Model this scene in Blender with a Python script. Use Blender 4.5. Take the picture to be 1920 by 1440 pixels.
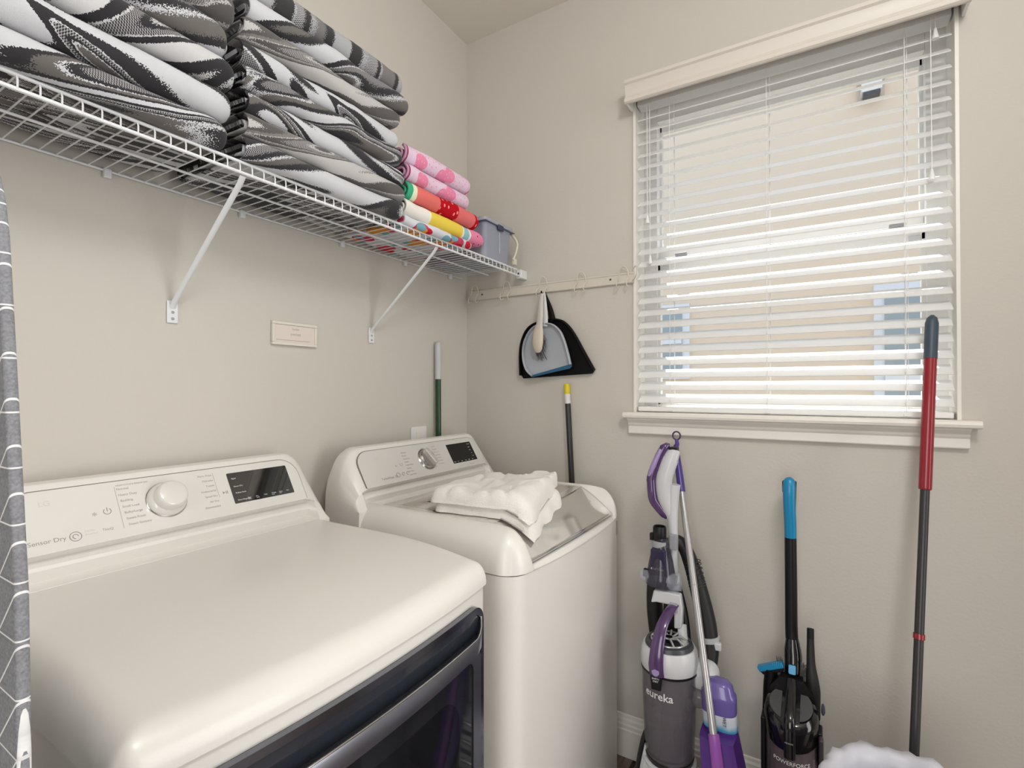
import bpy, bmesh, math, random
from mathutils import Vector, Matrix, noise
for o in list(bpy.data.objects): bpy.data.objects.remove(o)
SC = bpy.context.scene; COL = SC.collection
PI = math.pi; R = math.radians
def lin(c):
    return tuple((v/12.92 if v <= .04045 else ((v+.055)/1.055)**2.4) for v in [x/255 for x in c]) + (1,)

# ---------------------------------------------------------------- camera
cd = bpy.data.cameras.new('camera'); cam = bpy.data.objects.new('camera', cd); COL.objects.link(cam)
cam.location = (1.28, -1.733, 1.28)
cam.rotation_euler = (PI/2 + math.atan(8/952), 0, R(31.35))
cd.sensor_width = 36; cd.lens = 952/1920*36; cd.clip_start = .02
SC.camera = cam
# ---------------------------------------------------------------- world, sun, lamp, fill lights, exposure
w = bpy.data.worlds.new('world'); SC.world = w; w.use_nodes = True
bg = w.node_tree.nodes['Background']; bg.inputs[0].default_value = lin((196, 216, 244)); bg.inputs[1].default_value = 1.15
sd = bpy.data.lights.new('sun', 'SUN'); sd.energy = 8; sd.angle = R(.6); sd.color = (1, .97, .93)
so = bpy.data.objects.new('sun', sd); COL.objects.link(so)
so.rotation_euler = Vector((-.36, 1, 2.8)).to_track_quat('Z', 'Y').to_euler()
def area(name, loc, rot, size, sy, e, col):
    l = bpy.data.lights.new(name, 'AREA'); l.shape = 'RECTANGLE'; l.size = size; l.size_y = sy; l.energy = e; l.color = col
    o = bpy.data.objects.new(name, l); COL.objects.link(o); o.location = loc; o.rotation_euler = rot; return o
pl = bpy.data.lights.new('ceiling_lamp_light', 'POINT'); pl.energy = 25; pl.shadow_soft_size = .16; pl.color = (.985, .99, 1)
po = bpy.data.objects.new('ceiling_lamp_light', pl); COL.objects.link(po); po.location = (1.65, -1.55, 2.42)
area('back_fill_light', (1.5, -3.7, 1.45), (R(90), 0, 0), 1.2, 2.2, 26, (1, 1, 1))  # unseen fill added beyond the back opening to brighten the room
area('side_fill_light', (3.9, -.75, 1.25), (R(90), 0, R(90)), 1.6, 2.3, 38, (1, 1, 1))  # unseen fill added to light the appliance fronts and left wall
SC.view_settings.view_transform = 'Standard'; SC.view_settings.look = 'None'
SC.view_settings.gamma = 1; SC.view_settings.use_curve_mapping = False
SC.view_settings.exposure = .43

# ---------------------------------------------------------------- materials
MATS = {}
class NT:
    def __init__(s, name):
        s.m = bpy.data.materials.new(name); s.m.use_nodes = True; s.t = s.m.node_tree
        s.b = s.t.nodes['Principled BSDF']
    def n(s, typ, ins=None, **kw):
        n = s.t.nodes.new('ShaderNode'+typ)
        for k, v in kw.items(): setattr(n, k, v)
        for k, v in (ins or {}).items():
            if isinstance(v, tuple) and len(v) == 2 and hasattr(v[0], 'outputs'): s.t.links.new(v[0].outputs[v[1]], n.inputs[k])
            elif hasattr(v, 'outputs'): s.t.links.new(v.outputs[0], n.inputs[k])
            else: n.inputs[k].default_value = v
        return n
    def out(s, node, sock, o=0): s.t.links.new(node.outputs[o], s.b.inputs[sock])
    def math(s, op, a, b=0., c=0., clamp=False): return s.n('Math', {0: a, 1: b, 2: c}, operation=op, use_clamp=clamp)
    def ramp(s, fac, stops, interp='LINEAR'):
        r = s.n('ValToRGB', {0: fac}); e = r.color_ramp.elements; r.color_ramp.interpolation = interp
        while len(e) < len(stops): e.new(.5)
        for i, (p, c) in enumerate(stops): e[i].position = p; e[i].color = c if len(c) == 4 else lin(c)
        return r
    def mix(s, f, a, b): return s.n('Mix', {0: f, 6: a, 7: b}, data_type='RGBA')
    def bump(s, h, st, d=.002):
        b = s.n('Bump', {'Height': h, 'Strength': st, 'Distance': d}); s.out(b, 'Normal'); return b
def mat(name, col, rough=.5, metal=0., bump=0, bscale=200, coat=0, spec=.5, var=0, emit=0, sheen=0):
    if name in MATS: return MATS[name]
    a = NT(name); b = a.b
    b.inputs['Base Color'].default_value = lin(col); b.inputs['Roughness'].default_value = rough
    b.inputs['Metallic'].default_value = metal; b.inputs['Specular IOR Level'].default_value = spec
    b.inputs['Coat Weight'].default_value = coat; b.inputs['Coat Roughness'].default_value = .06
    b.inputs['Sheen Weight'].default_value = sheen
    tc = a.n('TexCoord')
    nz = a.n('Texture' if 0 else 'TexNoise', {'Vector': (tc, 3), 'Scale': bscale, 'Detail': 3.})
    if var:
        c = lin(col); lo = tuple(x*(1-var) for x in c[:3])+(1,); hi = tuple(min(1, x*(1+var)) for x in c[:3])+(1,)
        a.out(a.ramp((nz, 0), [(.3, lo), (.7, hi)]), 'Base Color')
    if bump: a.bump((nz, 0), bump)
    if emit: b.inputs['Emission Color'].default_value = lin(col); b.inputs['Emission Strength'].default_value = emit
    MATS[name] = a.m; return a.m
def clear(name, col, alpha, rough=.08):
    if name in MATS: return MATS[name]
    a = NT(name); b = a.b
    b.inputs['Base Color'].default_value = lin(col); b.inputs['Roughness'].default_value = rough
    tr = a.n('BsdfTransparent', {0: (1, 1, 1, 1)})
    mx = a.n('MixShader', {0: alpha, 1: tr, 2: b}); a.t.links.new(mx.outputs[0], a.t.nodes['Material Output'].inputs[0])
    MATS[name] = a.m; return a.m

WALL = mat('wall_paint', (204, 199, 190), .75, bump=.22, bscale=130, spec=.25)
CEIL = mat('ceiling_paint', (228, 222, 212), .85, bump=.2, bscale=90, spec=.2)
TRIM = mat('trim_paint', (234, 230, 222), .38)
BLIND = mat('blind_vinyl', (236, 236, 234), .4)
VINYL = mat('vinyl_white', (234, 234, 232), .45)
ENAM = mat('white_enamel', (229, 226, 220), .34, coat=.12)
PANEL = mat('panel_plastic', (222, 220, 215), .16, coat=.5)
SEAMC = mat('seam_shadow_gap', (120, 116, 105), .6)
PRINT = mat('grey_print', (150, 148, 142), .6)
PRINTW = mat('white_print', (225, 225, 225), .5)
PRINTF = mat('faint_print', (205, 203, 197), .4)
GLASSB = mat('black_glass', (4, 4, 5), .04, coat=.2, spec=.35)
CHROME = mat('chrome', (205, 205, 205), .1, 1)
SILVER = mat('brushed_silver', (200, 199, 197), .16, 1)
DSTEEL = mat('dark_steel', (146, 148, 157), .30, 1, var=.1, bscale=9)
DGREY = mat('dark_grey_plastic', (62, 64, 70), .35)
BLACK = mat('black_plastic', (14, 13, 15), .4, spec=.35)
BLACKG = mat('black_gloss', (16, 15, 18), .12, coat=.4)
HOSE = mat('hose_black', (24, 22, 23), .5)
WIRE = mat('wire_coating', (226, 228, 230), .3, coat=.2)
WHITEP = mat('white_plastic', (205, 206, 209), .3)
GREYP = mat('grey_plastic', (160, 161, 165), .35)
PURP = mat('purple_gloss', (78, 52, 98), .18, coat=.6)
PURPL = mat('lilac_gloss', (160, 140, 190), .2, coat=.5)
PURPM = mat('mop_purple', (82, 44, 128), .3)
PURPB = mat('bright_purple', (150, 84, 170), .3)
BLUEV = mat('blue_plastic', (22, 132, 178), .28)
BLUEL = mat('light_blue_plastic', (52, 150, 196), .28)
ALU = mat('pole_silver', (182, 180, 182), .3, .6)
TERRY = mat('white_terry', (238, 235, 229), .95, bump=.9, bscale=420, spec=.1, sheen=.3)
HOUSE = mat('stucco_beige', (230, 209, 182), .9, bump=.4, bscale=30)
SMOKE = clear('smoked_clear', (118, 113, 119), .52)
CLEARP = clear('clear_plastic', (215, 220, 235), .28)
BINP = clear('bin_clear', (176, 180, 196), .55, .2)

# ---------------------------------------------------------------- building helpers
def root(name, loc, label, cat, group=None):
    o = bpy.data.objects.new(name, None); COL.objects.link(o); o.location = loc; o.empty_display_size = .05
    o['label'] = label; o['category'] = cat
    if group: o['group'] = group
    return o
def tag(o, label=None, cat=None, group=None, kind=None):
    for k, v in (('label', label), ('category', cat), ('group', group), ('kind', kind)):
        if v: o[k] = v
    return o
def worldloc(o):
    v = Vector(o.location)
    while o.parent: o = o.parent; v = v  # parts sit at the origin of their thing
    return v
def mk(name, me, m=None, parent=None):
    o = bpy.data.objects.new(name, me); COL.objects.link(o)
    if m and not me.materials: me.materials.append(m)
    if parent:
        o.parent = parent
        p = parent; off = Vector((0, 0, 0))
        if p.parent is None: off = Vector(p.location)
        o.matrix_parent_inverse = Matrix.Translation(-off)
    return o
def OB(name, vs, fs, m, parent=None, smooth=True, ang=40, bevel=0, bseg=2, solid=0, sub=0, uv=None):
    me = bpy.data.meshes.new(name); me.from_pydata([tuple(v) for v in vs], [], fs)
    me.validate(); bm = bmesh.new(); bm.from_mesh(me); bmesh.ops.recalc_face_normals(bm, faces=bm.faces); bm.to_mesh(me); bm.free()
    if smooth:
        me.shade_smooth()
        if not bevel: me.set_sharp_from_angle(angle=R(ang))
    if uv is not None:
        l = me.uv_layers.new(name='UVMap')
        for lp in me.loops: l.data[lp.index].uv = uv[lp.vertex_index]
    o = mk(name, me, m, parent)
    if solid: s = o.modifiers.new('s', 'SOLIDIFY'); s.thickness = solid; s.offset = 0
    if bevel:
        b = o.modifiers.new('b', 'BEVEL'); b.width = bevel; b.segments = bseg; b.limit_method = 'ANGLE'; b.angle_limit = R(30); b.harden_normals = True
    if sub: s = o.modifiers.new('u', 'SUBSURF'); s.levels = sub; s.render_levels = sub
    return o
BF = [(0, 1, 3, 2), (4, 6, 7, 5), (0, 4, 5, 1), (2, 3, 7, 6), (0, 2, 6, 4), (1, 5, 7, 3)]
def bxv(x0, x1, y0, y1, z0, z1): return [(x, y, z) for x in (x0, x1) for y in (y0, y1) for z in (z0, z1)]
def box(name, x0, x1, y0, y1, z0, z1, m, parent=None, bevel=.0015, bseg=2):
    return OB(name, bxv(x0, x1, y0, y1, z0, z1), BF, m, parent, bevel=bevel, bseg=bseg, smooth=bevel > 0)
def boxes(name, L, m, parent=None, bevel=0):
    vs, fs = [], []
    for b in L:
        n = len(vs); vs += bxv(*b); fs += [tuple(i+n for i in f) for f in BF]
    return OB(name, vs, fs, m, parent, bevel=bevel, smooth=bevel > 0)
def loft(name, rings, m, parent=None, caps=True, closed=True, ang=40, uv=None, bevel=0, **k):
    n = len(rings[0]); vs = [p for r in rings for p in r]; fs = []
    for i in range(len(rings)-1):
        for j in range(n if closed else n-1):
            a = i*n+j; b = i*n+(j+1) % n; fs.append((a, b, b+n, a+n))
    if caps and closed: fs.append(tuple(range(n))[::-1]); fs.append(tuple((len(rings)-1)*n+j for j in range(n)))
    return OB(name, vs, fs, m, parent, ang=ang, uv=uv, bevel=bevel, **k)
def frames(pts):
    P = [Vector(p) for p in pts]; T = []
    for i in range(len(P)):
        a = P[max(0, i-1)]; b = P[min(len(P)-1, i+1)]; T.append((b-a).normalized())
    up = Vector((0, 0, 1)) if abs(T[0].z) < .9 else Vector((1, 0, 0))
    N = (up - T[0]*up.dot(T[0])).normalized(); out = []
    for i, t in enumerate(T):
        N = (N - t*N.dot(t)).normalized(); out.append((P[i], N, t.cross(N)))
    return out
def catmull(pts, n=6):
    P = [Vector(p) for p in pts]; out = []
    for i in range(len(P)-1):
        p0 = P[max(i-1, 0)]; p1 = P[i]; p2 = P[i+1]; p3 = P[min(i+2, len(P)-1)]
        for k in range(n):
            t = k/n; out.append(.5*((2*p1)+(p2-p0)*t+(2*p0-5*p1+4*p2-p3)*t*t+(3*p1-p0-3*p2+p3)*t**3))
    out.append(P[-1]); return out
def tube(name, pts, r, m, parent=None, n=12, smooth_path=0, flat=1., ref=None, ang=50):
    # r: number or list per point; flat squeezes the second axis; ref gives the direction of the first axis
    if smooth_path:
        k = len(pts); pts2 = catmull(pts, smooth_path)
        if isinstance(r, (list, tuple)):
            r = [r[min(int(i/smooth_path), k-2)]*(1-(i/smooth_path-min(int(i/smooth_path), k-2))) + r[min(int(i/smooth_path), k-2)+1]*(i/smooth_path-min(int(i/smooth_path), k-2)) for i in range(len(pts2))]
        pts = pts2
    if not isinstance(r, (list, tuple)): r = [r]*len(pts)
    rings = []
    for i, (p, N, B) in enumerate(frames(pts)):
        if ref is not None:
            T = N.cross(B); N = Vector(ref); N = (N - T*N.dot(T)).normalized(); B = T.cross(N)
        rings.append([p + N*r[i]*math.cos(2*PI*j/n) + B*r[i]*flat*math.sin(2*PI*j/n) for j in range(n)])
    return loft(name, rings, m, parent, ang=ang)
def tubes(name, L, m, parent=None, n=8):
    vs, fs = [], []
    for pts, r in L:
        base = len(vs)
        for p, N, B in frames(pts):
            vs += [p + N*r*math.cos(2*PI*j/n) + B*r*math.sin(2*PI*j/n) for j in range(n)]
        for i in range(len(pts)-1):
            for j in range(n): a = base+i*n+j; b = base+i*n+(j+1) % n; fs.append((a, b, b+n, a+n))
        fs.append(tuple(base+j for j in range(n))); fs.append(tuple(base+(len(pts)-1)*n+j for j in range(n)))
    return OB(name, vs, fs, m, parent)
def lathe(name, prof, c, m, parent=None, n=40, axis=(0, 0, 1), sx=1, ang=35):
    A = Vector(axis).normalized(); U = Vector((1, 0, 0)) if abs(A.x) < .9 else Vector((0, 1, 0)); U = (U-A*U.dot(A)).normalized(); V = A.cross(U); c = Vector(c)
    rings = [[c + A*z + U*max(r, 1e-4)*sx*math.cos(2*PI*j/n) + V*max(r, 1e-4)*math.sin(2*PI*j/n) for j in range(n)] for r, z in prof]
    return loft(name, rings, m, parent, ang=ang)
def prism(name, pts, O, U, V, d, m, parent=None, bevel=.001, bseg=2):
    O = Vector(O); U = Vector(U).normalized(); V = Vector(V).normalized(); N = U.cross(V)
    a = [O+U*p[0]+V*p[1] for p in pts]; b = [q+N*d for q in a]; n = len(pts)
    fs = [tuple(range(n))[::-1], tuple(range(n, 2*n))] + [(j, (j+1) % n, (j+1) % n+n, j+n) for j in range(n)]
    return OB(name, a+b, fs, m, parent, bevel=bevel, bseg=bseg)
def rrect(w, h, r, n=6, x0=0, y0=0, rb=None):
    rb = r if rb is None else rb; o = []
    for cx, cy, a, q in ((w-r, h-r, 0, r), (r, h-r, 90, r), (rb, rb, 180, rb), (w-rb, rb, 270, rb)):
        for i in range(n+1):
            t = R(a+90*i/n); o.append((x0+cx+q*math.cos(t), y0+cy+q*math.sin(t)))
    return o
def text(name, s, O, U, V, size, m, parent=None, bold=0, align='LEFT', ext=.0002, track=1):
    c = bpy.data.curves.new(name, 'FONT'); c.body = s; c.size = size; c.extrude = ext; c.align_x = align; c.offset = bold*size; c.resolution_u = 3; c.space_character = track
    t = bpy.data.objects.new(name, c); COL.objects.link(t); bpy.context.view_layer.update()
    me = bpy.data.meshes.new_from_object(t.evaluated_get(bpy.context.evaluated_depsgraph_get())); bpy.data.objects.remove(t)
    U = Vector(U).normalized(); V = Vector(V).normalized(); N = U.cross(V)
    me.transform(Matrix.Translation(Vector(O)) @ Matrix((U, V, N)).transposed().to_4x4())
    me.materials.clear(); return mk(name, me, m, parent)
def bend_text(o, f):
    for v in o.data.vertices: v.co = f(v.co)
def fbm(v, s, seed=0): return noise.noise(Vector(v)*s + Vector((seed*7.3, seed*3.1, seed*1.7)))
def struct(o): o['kind'] = 'structure'; return o

# ---------------------------------------------------------------- room shell
RX, RY, H = 2.35, -3.0, 2.74
struct(box('wall_left', -.12, 0, RY-.1, .2, -.1, H+.1, WALL, bevel=0))
struct(boxes('wall_right', [(RX, RX+.12, RY-.1, -2.25, -.1, H+.1), (RX, RX+.12, -.45, .2, -.1, H+.1), (RX, RX+.12, -2.25, -.45, 2.3, H+.1)], WALL))  # wide opening added to let the side fill into the room
struct(boxes('wall_fill_room', [(4.2, 4.3, -3.2, .2, -.1, H+.1), (RX+.12, 4.3, -3.3, -3.2, -.1, H+.1), (RX+.12, 4.3, .1, .2, -.1, H+.1)], WALL))  # unseen room added around the side fill light
OX0, OX1, OZ0, OZ1 = .722, 1.590, 1.178, 2.300
struct(boxes('wall_front', [(0, OX0, 0, .2, -.1, H+.1), (OX1, RX, 0, .2, -.1, H+.1), (OX0, OX1, 0, .2, -.1, OZ0), (OX0, OX1, 0, .2, OZ1, H+.1)], WALL))
struct(boxes('wall_back', [(0, 1.0, RY-.12, RY, -.1, H+.1), (2.0, RX, RY-.12, RY, -.1, H+.1), (1.0, 2.0, RY-.12, RY, 2.08, H+.1)], WALL))
struct(boxes('wall_hallway', [(.2, 2.9, -4.4, -4.3, -.1, H+.1), (.2, .3, -4.3, RY-.12, -.1, H+.1), (2.8, 2.9, -4.3, -3.31, -.1, H+.1)], WALL))
struct(box('ceiling', -.1, 4.3, -4.4, .2, H, H+.1, CEIL, bevel=0))
# plank floor
fm = NT('floor_planks'); tc = fm.n('TexCoord'); oi = fm.n('ObjectInfo')
mp = fm.n('Mapping', {'Vector': (tc, 3), 'Scale': (14., 1.2, 1.)}); nz = fm.n('TexNoise', {'Vector': mp, 'Scale': 6., 'Detail': 6.})
fm.out(fm.ramp((nz, 0), [(.3, (92, 74, 70)), (.55, (118, 99, 93)), (.75, (138, 118, 110))]), 'Base Color'); fm.b.inputs['Roughness'].default_value = .45
fl = struct(box('floor', -.1, 4.3, -4.4, .2, -.12, -.006, mat('floor_base', (60, 48, 45), .7), bevel=0))
pm = None
for i in range(13):
    for k in range(3):
        L = 1.215; y = -.0-((k+1)*L) + (.4 if i % 2 else 0) - .35*(i % 3)
        if pm is None:
            q = box('plank', 0, .178, 0, L-.002, -.006, 0, fm.m, fl, bevel=.001, bseg=1); pm = q
        else: q = pm.copy(); COL.objects.link(q)
        q.location = (.001+i*.1805, max(y, -3.4), 0)
# baseboards
def base(name, a, b, into):
    prof = [(.001, 0), (.015, 0), (.015, .092), (.0125, .097), (.0125, .108), (.0095, .113), (.0095, .124), (.006, .131), (.005, .14), (.001, .143)]
    rings = [[Vector((c[0]+into[0]*d, c[1]+into[1]*d, z)) for d, z in prof] for c in (a, b)]
    return struct(loft(name, rings, TRIM, None, ang=20))
base('baseboard_front', (.0, 0), (RX, 0), (0, -1)); base('baseboard_left', (0, 0), (0, RY), (1, 0)); base('baseboard_right', (RX, 0), (RX, -.45), (-1, 0))

# ---------------------------------------------------------------- window
wn = bpy.data.objects.new('window_1', None); COL.objects.link(wn); wn.location = (1.156, .1, OZ0); wn['kind'] = 'structure'
g = .002
boxes('window_frame', [(OX0+g, OX0+.055, .10, .17, OZ0, OZ1-g), (OX1-.055, OX1-g, .10, .17, OZ0, OZ1-g), (OX0+.055, OX1-.055, .10, .17, OZ1-.06, OZ1-g), (OX0+.055, OX1-.055, .10, .17, OZ0, OZ0+.045)], VINYL, wn, .002)
boxes('window_jamb', [(OX0, OX0+.009, -.006, .1, OZ0, OZ1), (OX1-.009, OX1, -.006, .1, OZ0, OZ1), (OX0, OX1, -.004, .1, OZ1-.006, OZ1)], TRIM, wn, .001)
lo = boxes('lower_sash', [(OX0+.05, OX0+.066, .103, .125, 1.215, 1.745), (OX1-.066, OX1-.05, .103, .125, 1.215, 1.725), (OX0+.055, OX1-.055, .103, .128, 1.703, 1.748), (OX0+.055, OX1-.055, .103, .125, 1.215, 1.236)], VINYL, wn, .002)
up_ = boxes('upper_sash', [(OX0+.05, OX0+.064, .135, .155, 1.70, 2.26), (OX1-.064, OX1-.05, .135, .155, 1.70, 2.26), (OX0+.055, OX1-.055, .132, .158, 1.735, 1.792), (OX0+.055, OX1-.055, .135, .155, 2.215, 2.262)], VINYL, wn, .002)
PANE = clear('window_glass', (235, 245, 245), .035, .02)
box('window_pane', OX0+.06, OX1-.06, .112, .115, 1.23, 1.706, PANE, wn, 0); box('window_pane', OX0+.06, OX1-.06, .144, .147, 1.74, 2.22, PANE, wn, 0)
for x in (.86, 1.47): 
    box('sash_lock', x-.02, x+.02, .095, .108, 1.748, 1.757, GREYP, wn, .002)
box('tilt_latch', 1.492, 1.524, .098, .104, 1.702, 1.716, WHITEP, wn, .002); box('tilt_latch', .788, .82, .098, .104, 1.702, 1.716, WHITEP, wn, .002)
prof = [(.10, 1.178), (-.045, 1.178), (-.05, 1.181), (-.052, 1.188), (-.05, 1.195), (-.045, 1.198), (.10, 1.198)]
loft('window_sill', [[Vector((x, y, z)) for y, z in prof] for x in (.722, 1.590)], TRIM, wn, ang=25)
prof2 = [(-.0005, 1.178), (-.045, 1.178), (-.05, 1.181), (-.052, 1.188), (-.05, 1.195), (-.045, 1.198), (-.0005, 1.198)]
loft('sill_horn', [[Vector((x, y, z)) for y, z in prof2] for x in (.698, .722)], TRIM, wn, ang=25); loft('sill_horn', [[Vector((x, y, z)) for y, z in prof2] for x in (1.590, 1.622)], TRIM, wn, ang=25)
prof = [(-.0005, 1.124), (-.014, 1.124), (-.016, 1.127), (-.016, 1.150), (-.020, 1.156), (-.021, 1.162), (-.027, 1.168), (-.034, 1.173), (-.036, 1.178), (-.0005, 1.178)]
loft('window_apron', [[Vector((x, y, z)) for y, z in prof] for x in (.708, 1.604)], TRIM, wn, ang=20)

# blind
bl = root('window_blind', (1.156, .02, 2.25), 'white faux-wood slatted blind covering the window above the vacuums', 'blind')
vp = [(-.001, 2.318), (-.082, 2.318), (-.082, 2.308), (-.076, 2.303), (-.071, 2.292), (-.069, 2.272), (-.072, 2.262), (-.079, 2.257), (-.079, 2.246), (-.073, 2.242), (-.066, 2.242), (-.062, 2.25), (-.062, 2.308), (-.001, 2.308)]
vl = loft('valance', [[Vector((x, y, z)) for y, z in vp] for x in (.716, 1.603)], mat('valance_white', (216, 209, 199), .4), bl, ang=20)
box('valance_return', .716, .724, -.062, -.001, 2.246, 2.309, BLIND, bl); box('valance_return', 1.595, 1.603, -.062, -.001, 2.246, 2.309, BLIND, bl)
box('head_rail', .736, 1.577, .0, .05, 2.262, 2.292, BLIND, bl)
SX0, SX1 = .735, 1.577
sl = None; NS = 24; Z0, DZ = 2.228, .0427; TILT = R(34)
for k in range(NS):
    z = Z0-k*DZ
    if z < 1.235: break
    if sl is None:
        vs = []; c, s = math.cos(TILT), math.sin(TILT)
        sec = [(-.025, 0), (-.012, .0009), (0, .0012), (.012, .0009), (.025, 0), (.025, -.0026), (.012, -.0017), (0, -.0014), (-.012, -.0017), (-.025, -.0026)]
        rg = [[Vector((x-SX0, q*c-zz*s, q*s+zz*c)) for q, zz in sec] for x in (SX0, SX1)]
        o = loft('slat', rg, BLIND, bl, ang=50); sl = o
    else: o = sl.copy(); COL.objects.link(o)
    o.location = (SX0+random.Random(k).uniform(-.001, .001), .026, z)
box('bottom_rail', SX0, SX1, .002, .052, 1.2, 1.217, BLIND, bl, .004)
for x in (.846, 1.139, 1.477):
    tubes('ladder_cord', [([(x, -.001, 2.26), (x, -.001, 1.217)], .0009), ([(x+.004, .052, 2.26), (x+.004, .052, 1.217)], .0009), ([(x+.008, .026, 2.26), (x+.008, .026, 1.217)], .0008)] + [([(x, -.001, Z0-k*DZ-.012), (x+.004, .052, Z0-k*DZ+.0095)], .0006) for k in range(NS)], BLIND, bl, 6)
    box('cord_plug', x-.006, x+.010, -.0035, .002, 1.2035, 1.209, BLIND, bl, .001)
for x, zb in ((.772, 1.875), (.781, 1.735), (1.532, 1.862), (1.541, 2.235)):
    tube('pull_cord', [(x, -.008, 2.27), (x+.001, -.008, zb)], .0011, BLIND, bl, 6)
    lathe('cord_tassel', [(.001, .03), (.003, .028), (.0045, .018), (.0075, .004), (.008, 0), (.001, -.001)], (x+.001, -.008, zb-.03), BLIND, bl, 14)

# ---------------------------------------------------------------- outside
nb = root('neighbour_house', (1, 2.7, 0), 'beige stucco house wall seen outside through the window', 'building')
box('wall', -5, 7, 2.7, 2.9, -.3, 5.2, HOUSE, nb, 0)
for x0, x1, z0, z1 in ((-.55, .28, 1.42, 1.93), (1.66, 2.5, .75, 1.95)):
    f = boxes('window', [(x0-.06, x1+.06, 2.66, 2.7, z0-.06, z1+.06)], mat('neighbour_trim', (225, 228, 230), .6), nb)
    box('pane', x0, x1, 2.645, 2.662, z0, z1, mat('neighbour_glass', (150, 162, 166), .35), f, 0)
    boxes('muntin', [(x0, x1, 2.64, 2.65, (z0+z1)/2-.02, (z0+z1)/2+.02)], MATS['neighbour_trim'], f)
    f.matrix_parent_inverse = Matrix.Translation(-nb.location)
sc_ = root('wall_lantern', (1.58, 2.64, 3.4), 'small boxy lamp high on the neighbouring house wall', 'lamp')
LB1 = mat('lantern_beige', (196, 182, 162), .6); LB2 = mat('lantern_white', (232, 226, 216), .6)
box('lamp_back', 1.51, 1.67, 2.67, 2.70, 3.34, 3.50, LB1, sc_, .004); box('lamp_box', 1.53, 1.65, 2.58, 2.67, 3.36, 3.43, LB2, sc_, .004); box('lamp_cap', 1.505, 1.675, 2.56, 2.70, 3.47, 3.485, LB1, sc_, .004); box('lamp_lens', 1.54, 1.64, 2.585, 2.665, 3.335, 3.36, DGREY, sc_, .004)
gd = struct(box('ground', -6, 8, .2, 2.7, -.5, -.3, mat('gravel_grass', (170, 160, 140), .95, bump=.5, bscale=20, var=.2), bevel=0))

# ---------------------------------------------------------------- ceiling lamp behind the camera
cl = root('ceiling_lamp', (1.65, -1.55, H), 'short pendant ceiling lamp above and behind the camera', 'lamp')
lathe('lamp_canopy', [(.001, 0), (.07, 0), (.07, -.02), (.012, -.03), (.012, -.12), (.001, -.12)], (1.65, -1.55, H-.001), SILVER, cl, 32); lathe('lamp_gallery', [(.001, -.12), (.05, -.12), (.055, -.14), (.001, -.14)], (1.65, -1.55, H), SILVER, cl, 32)

# ---------------------------------------------------------------- appliance helpers
def roundrect_map(u, v, x0, x1f, y0, y1, rc):
    # u,v in 0..1 -> point in a rounded rectangle whose front x1f(y) is bowed; rc rounds the two front corners. returns x,y,d(distance to edge)
    y = y0+(y1-y0)*v; x1 = x1f(y); x = x0+(x1-x0)*u
    dy = min(y-y0, y1-y); dx = x1-x; d = min(dx, dy, x-x0+.5)
    if dx < rc and dy < rc:
        a, b = 1-dx/rc, 1-dy/rc; m_ = max(a, b); h = math.hypot(a, b) or 1
        k = m_/h; nx, ny = a*k, b*k
        x = x1-rc+rc*nx; y = (y0+rc-rc*ny) if y-y0 < y1-y else (y1-rc+rc*ny)
        d = rc*(1-m_)
    return x, y, d
def edged(n, dense=.25):
    # parameters 0..1 with more samples near both ends
    return [.5-.5*math.cos(PI*i/n) for i in range(n+1)]
def cover(name, x0, x1f, y0, y1, rc, zs, ztop, r, m, parent, n=56, p=2.):
    U = [1-(1-i/n)**1.8 for i in range(n+1)]; V = edged(n); vs = []
    for u in U:
        for v in V:
            x, y, d = roundrect_map(u, v, x0, x1f, y0, y1, rc)
            f = (1-(1-min(max(d, 0)/r, 1))**p)**(1/p); vs.append((x, y, zs+(ztop(x, y)-zs)*f))
    N = n+1; fs = [(i*N+j, i*N+j+1, (i+1)*N+j+1, (i+1)*N+j) for i in range(n) for j in range(n)]
    return OB(name, vs, fs, m, parent, ang=60)
def outline(x0, x1f, y0, y1, rc, inset=0, n=10, nf=24):
    pts = [(x0, y0+inset), ]
    U = [i/16 for i in range(17)]
    pts = []
    def P(u, v): x, y, d = roundrect_map(u, v, x0, x1f, y0, y1, rc); return (x, y)
    for i in range(16): pts.append(P(i/16, 0))
    for i in range(10): pts.append(P(1-(1-15/16)*(1-i/10)*.99, 0)) if 0 else None
    for i in range(12): pts.append(P(15/16+i/12/16, 0)) if 0 else None
    for i in range(41): pts.append(P(1, i/40))
    for i in range(16, -1, -1)[1:] if 0 else range(15, -1, -1): pts.append(P(i/16, 1))
    cx = sum(p[0] for p in pts)/len(pts); cy = (y0+y1)/2
    return pts
def shell(name, x0, x1f, y0, y1, rc, z0, z1, m, parent):
    o = outline(x0, x1f, y0, y1, rc)
    return loft(name, [[Vector((x, y, z)) for x, y in o] for z in (z0, z1)], m, parent, ang=30)
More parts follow.
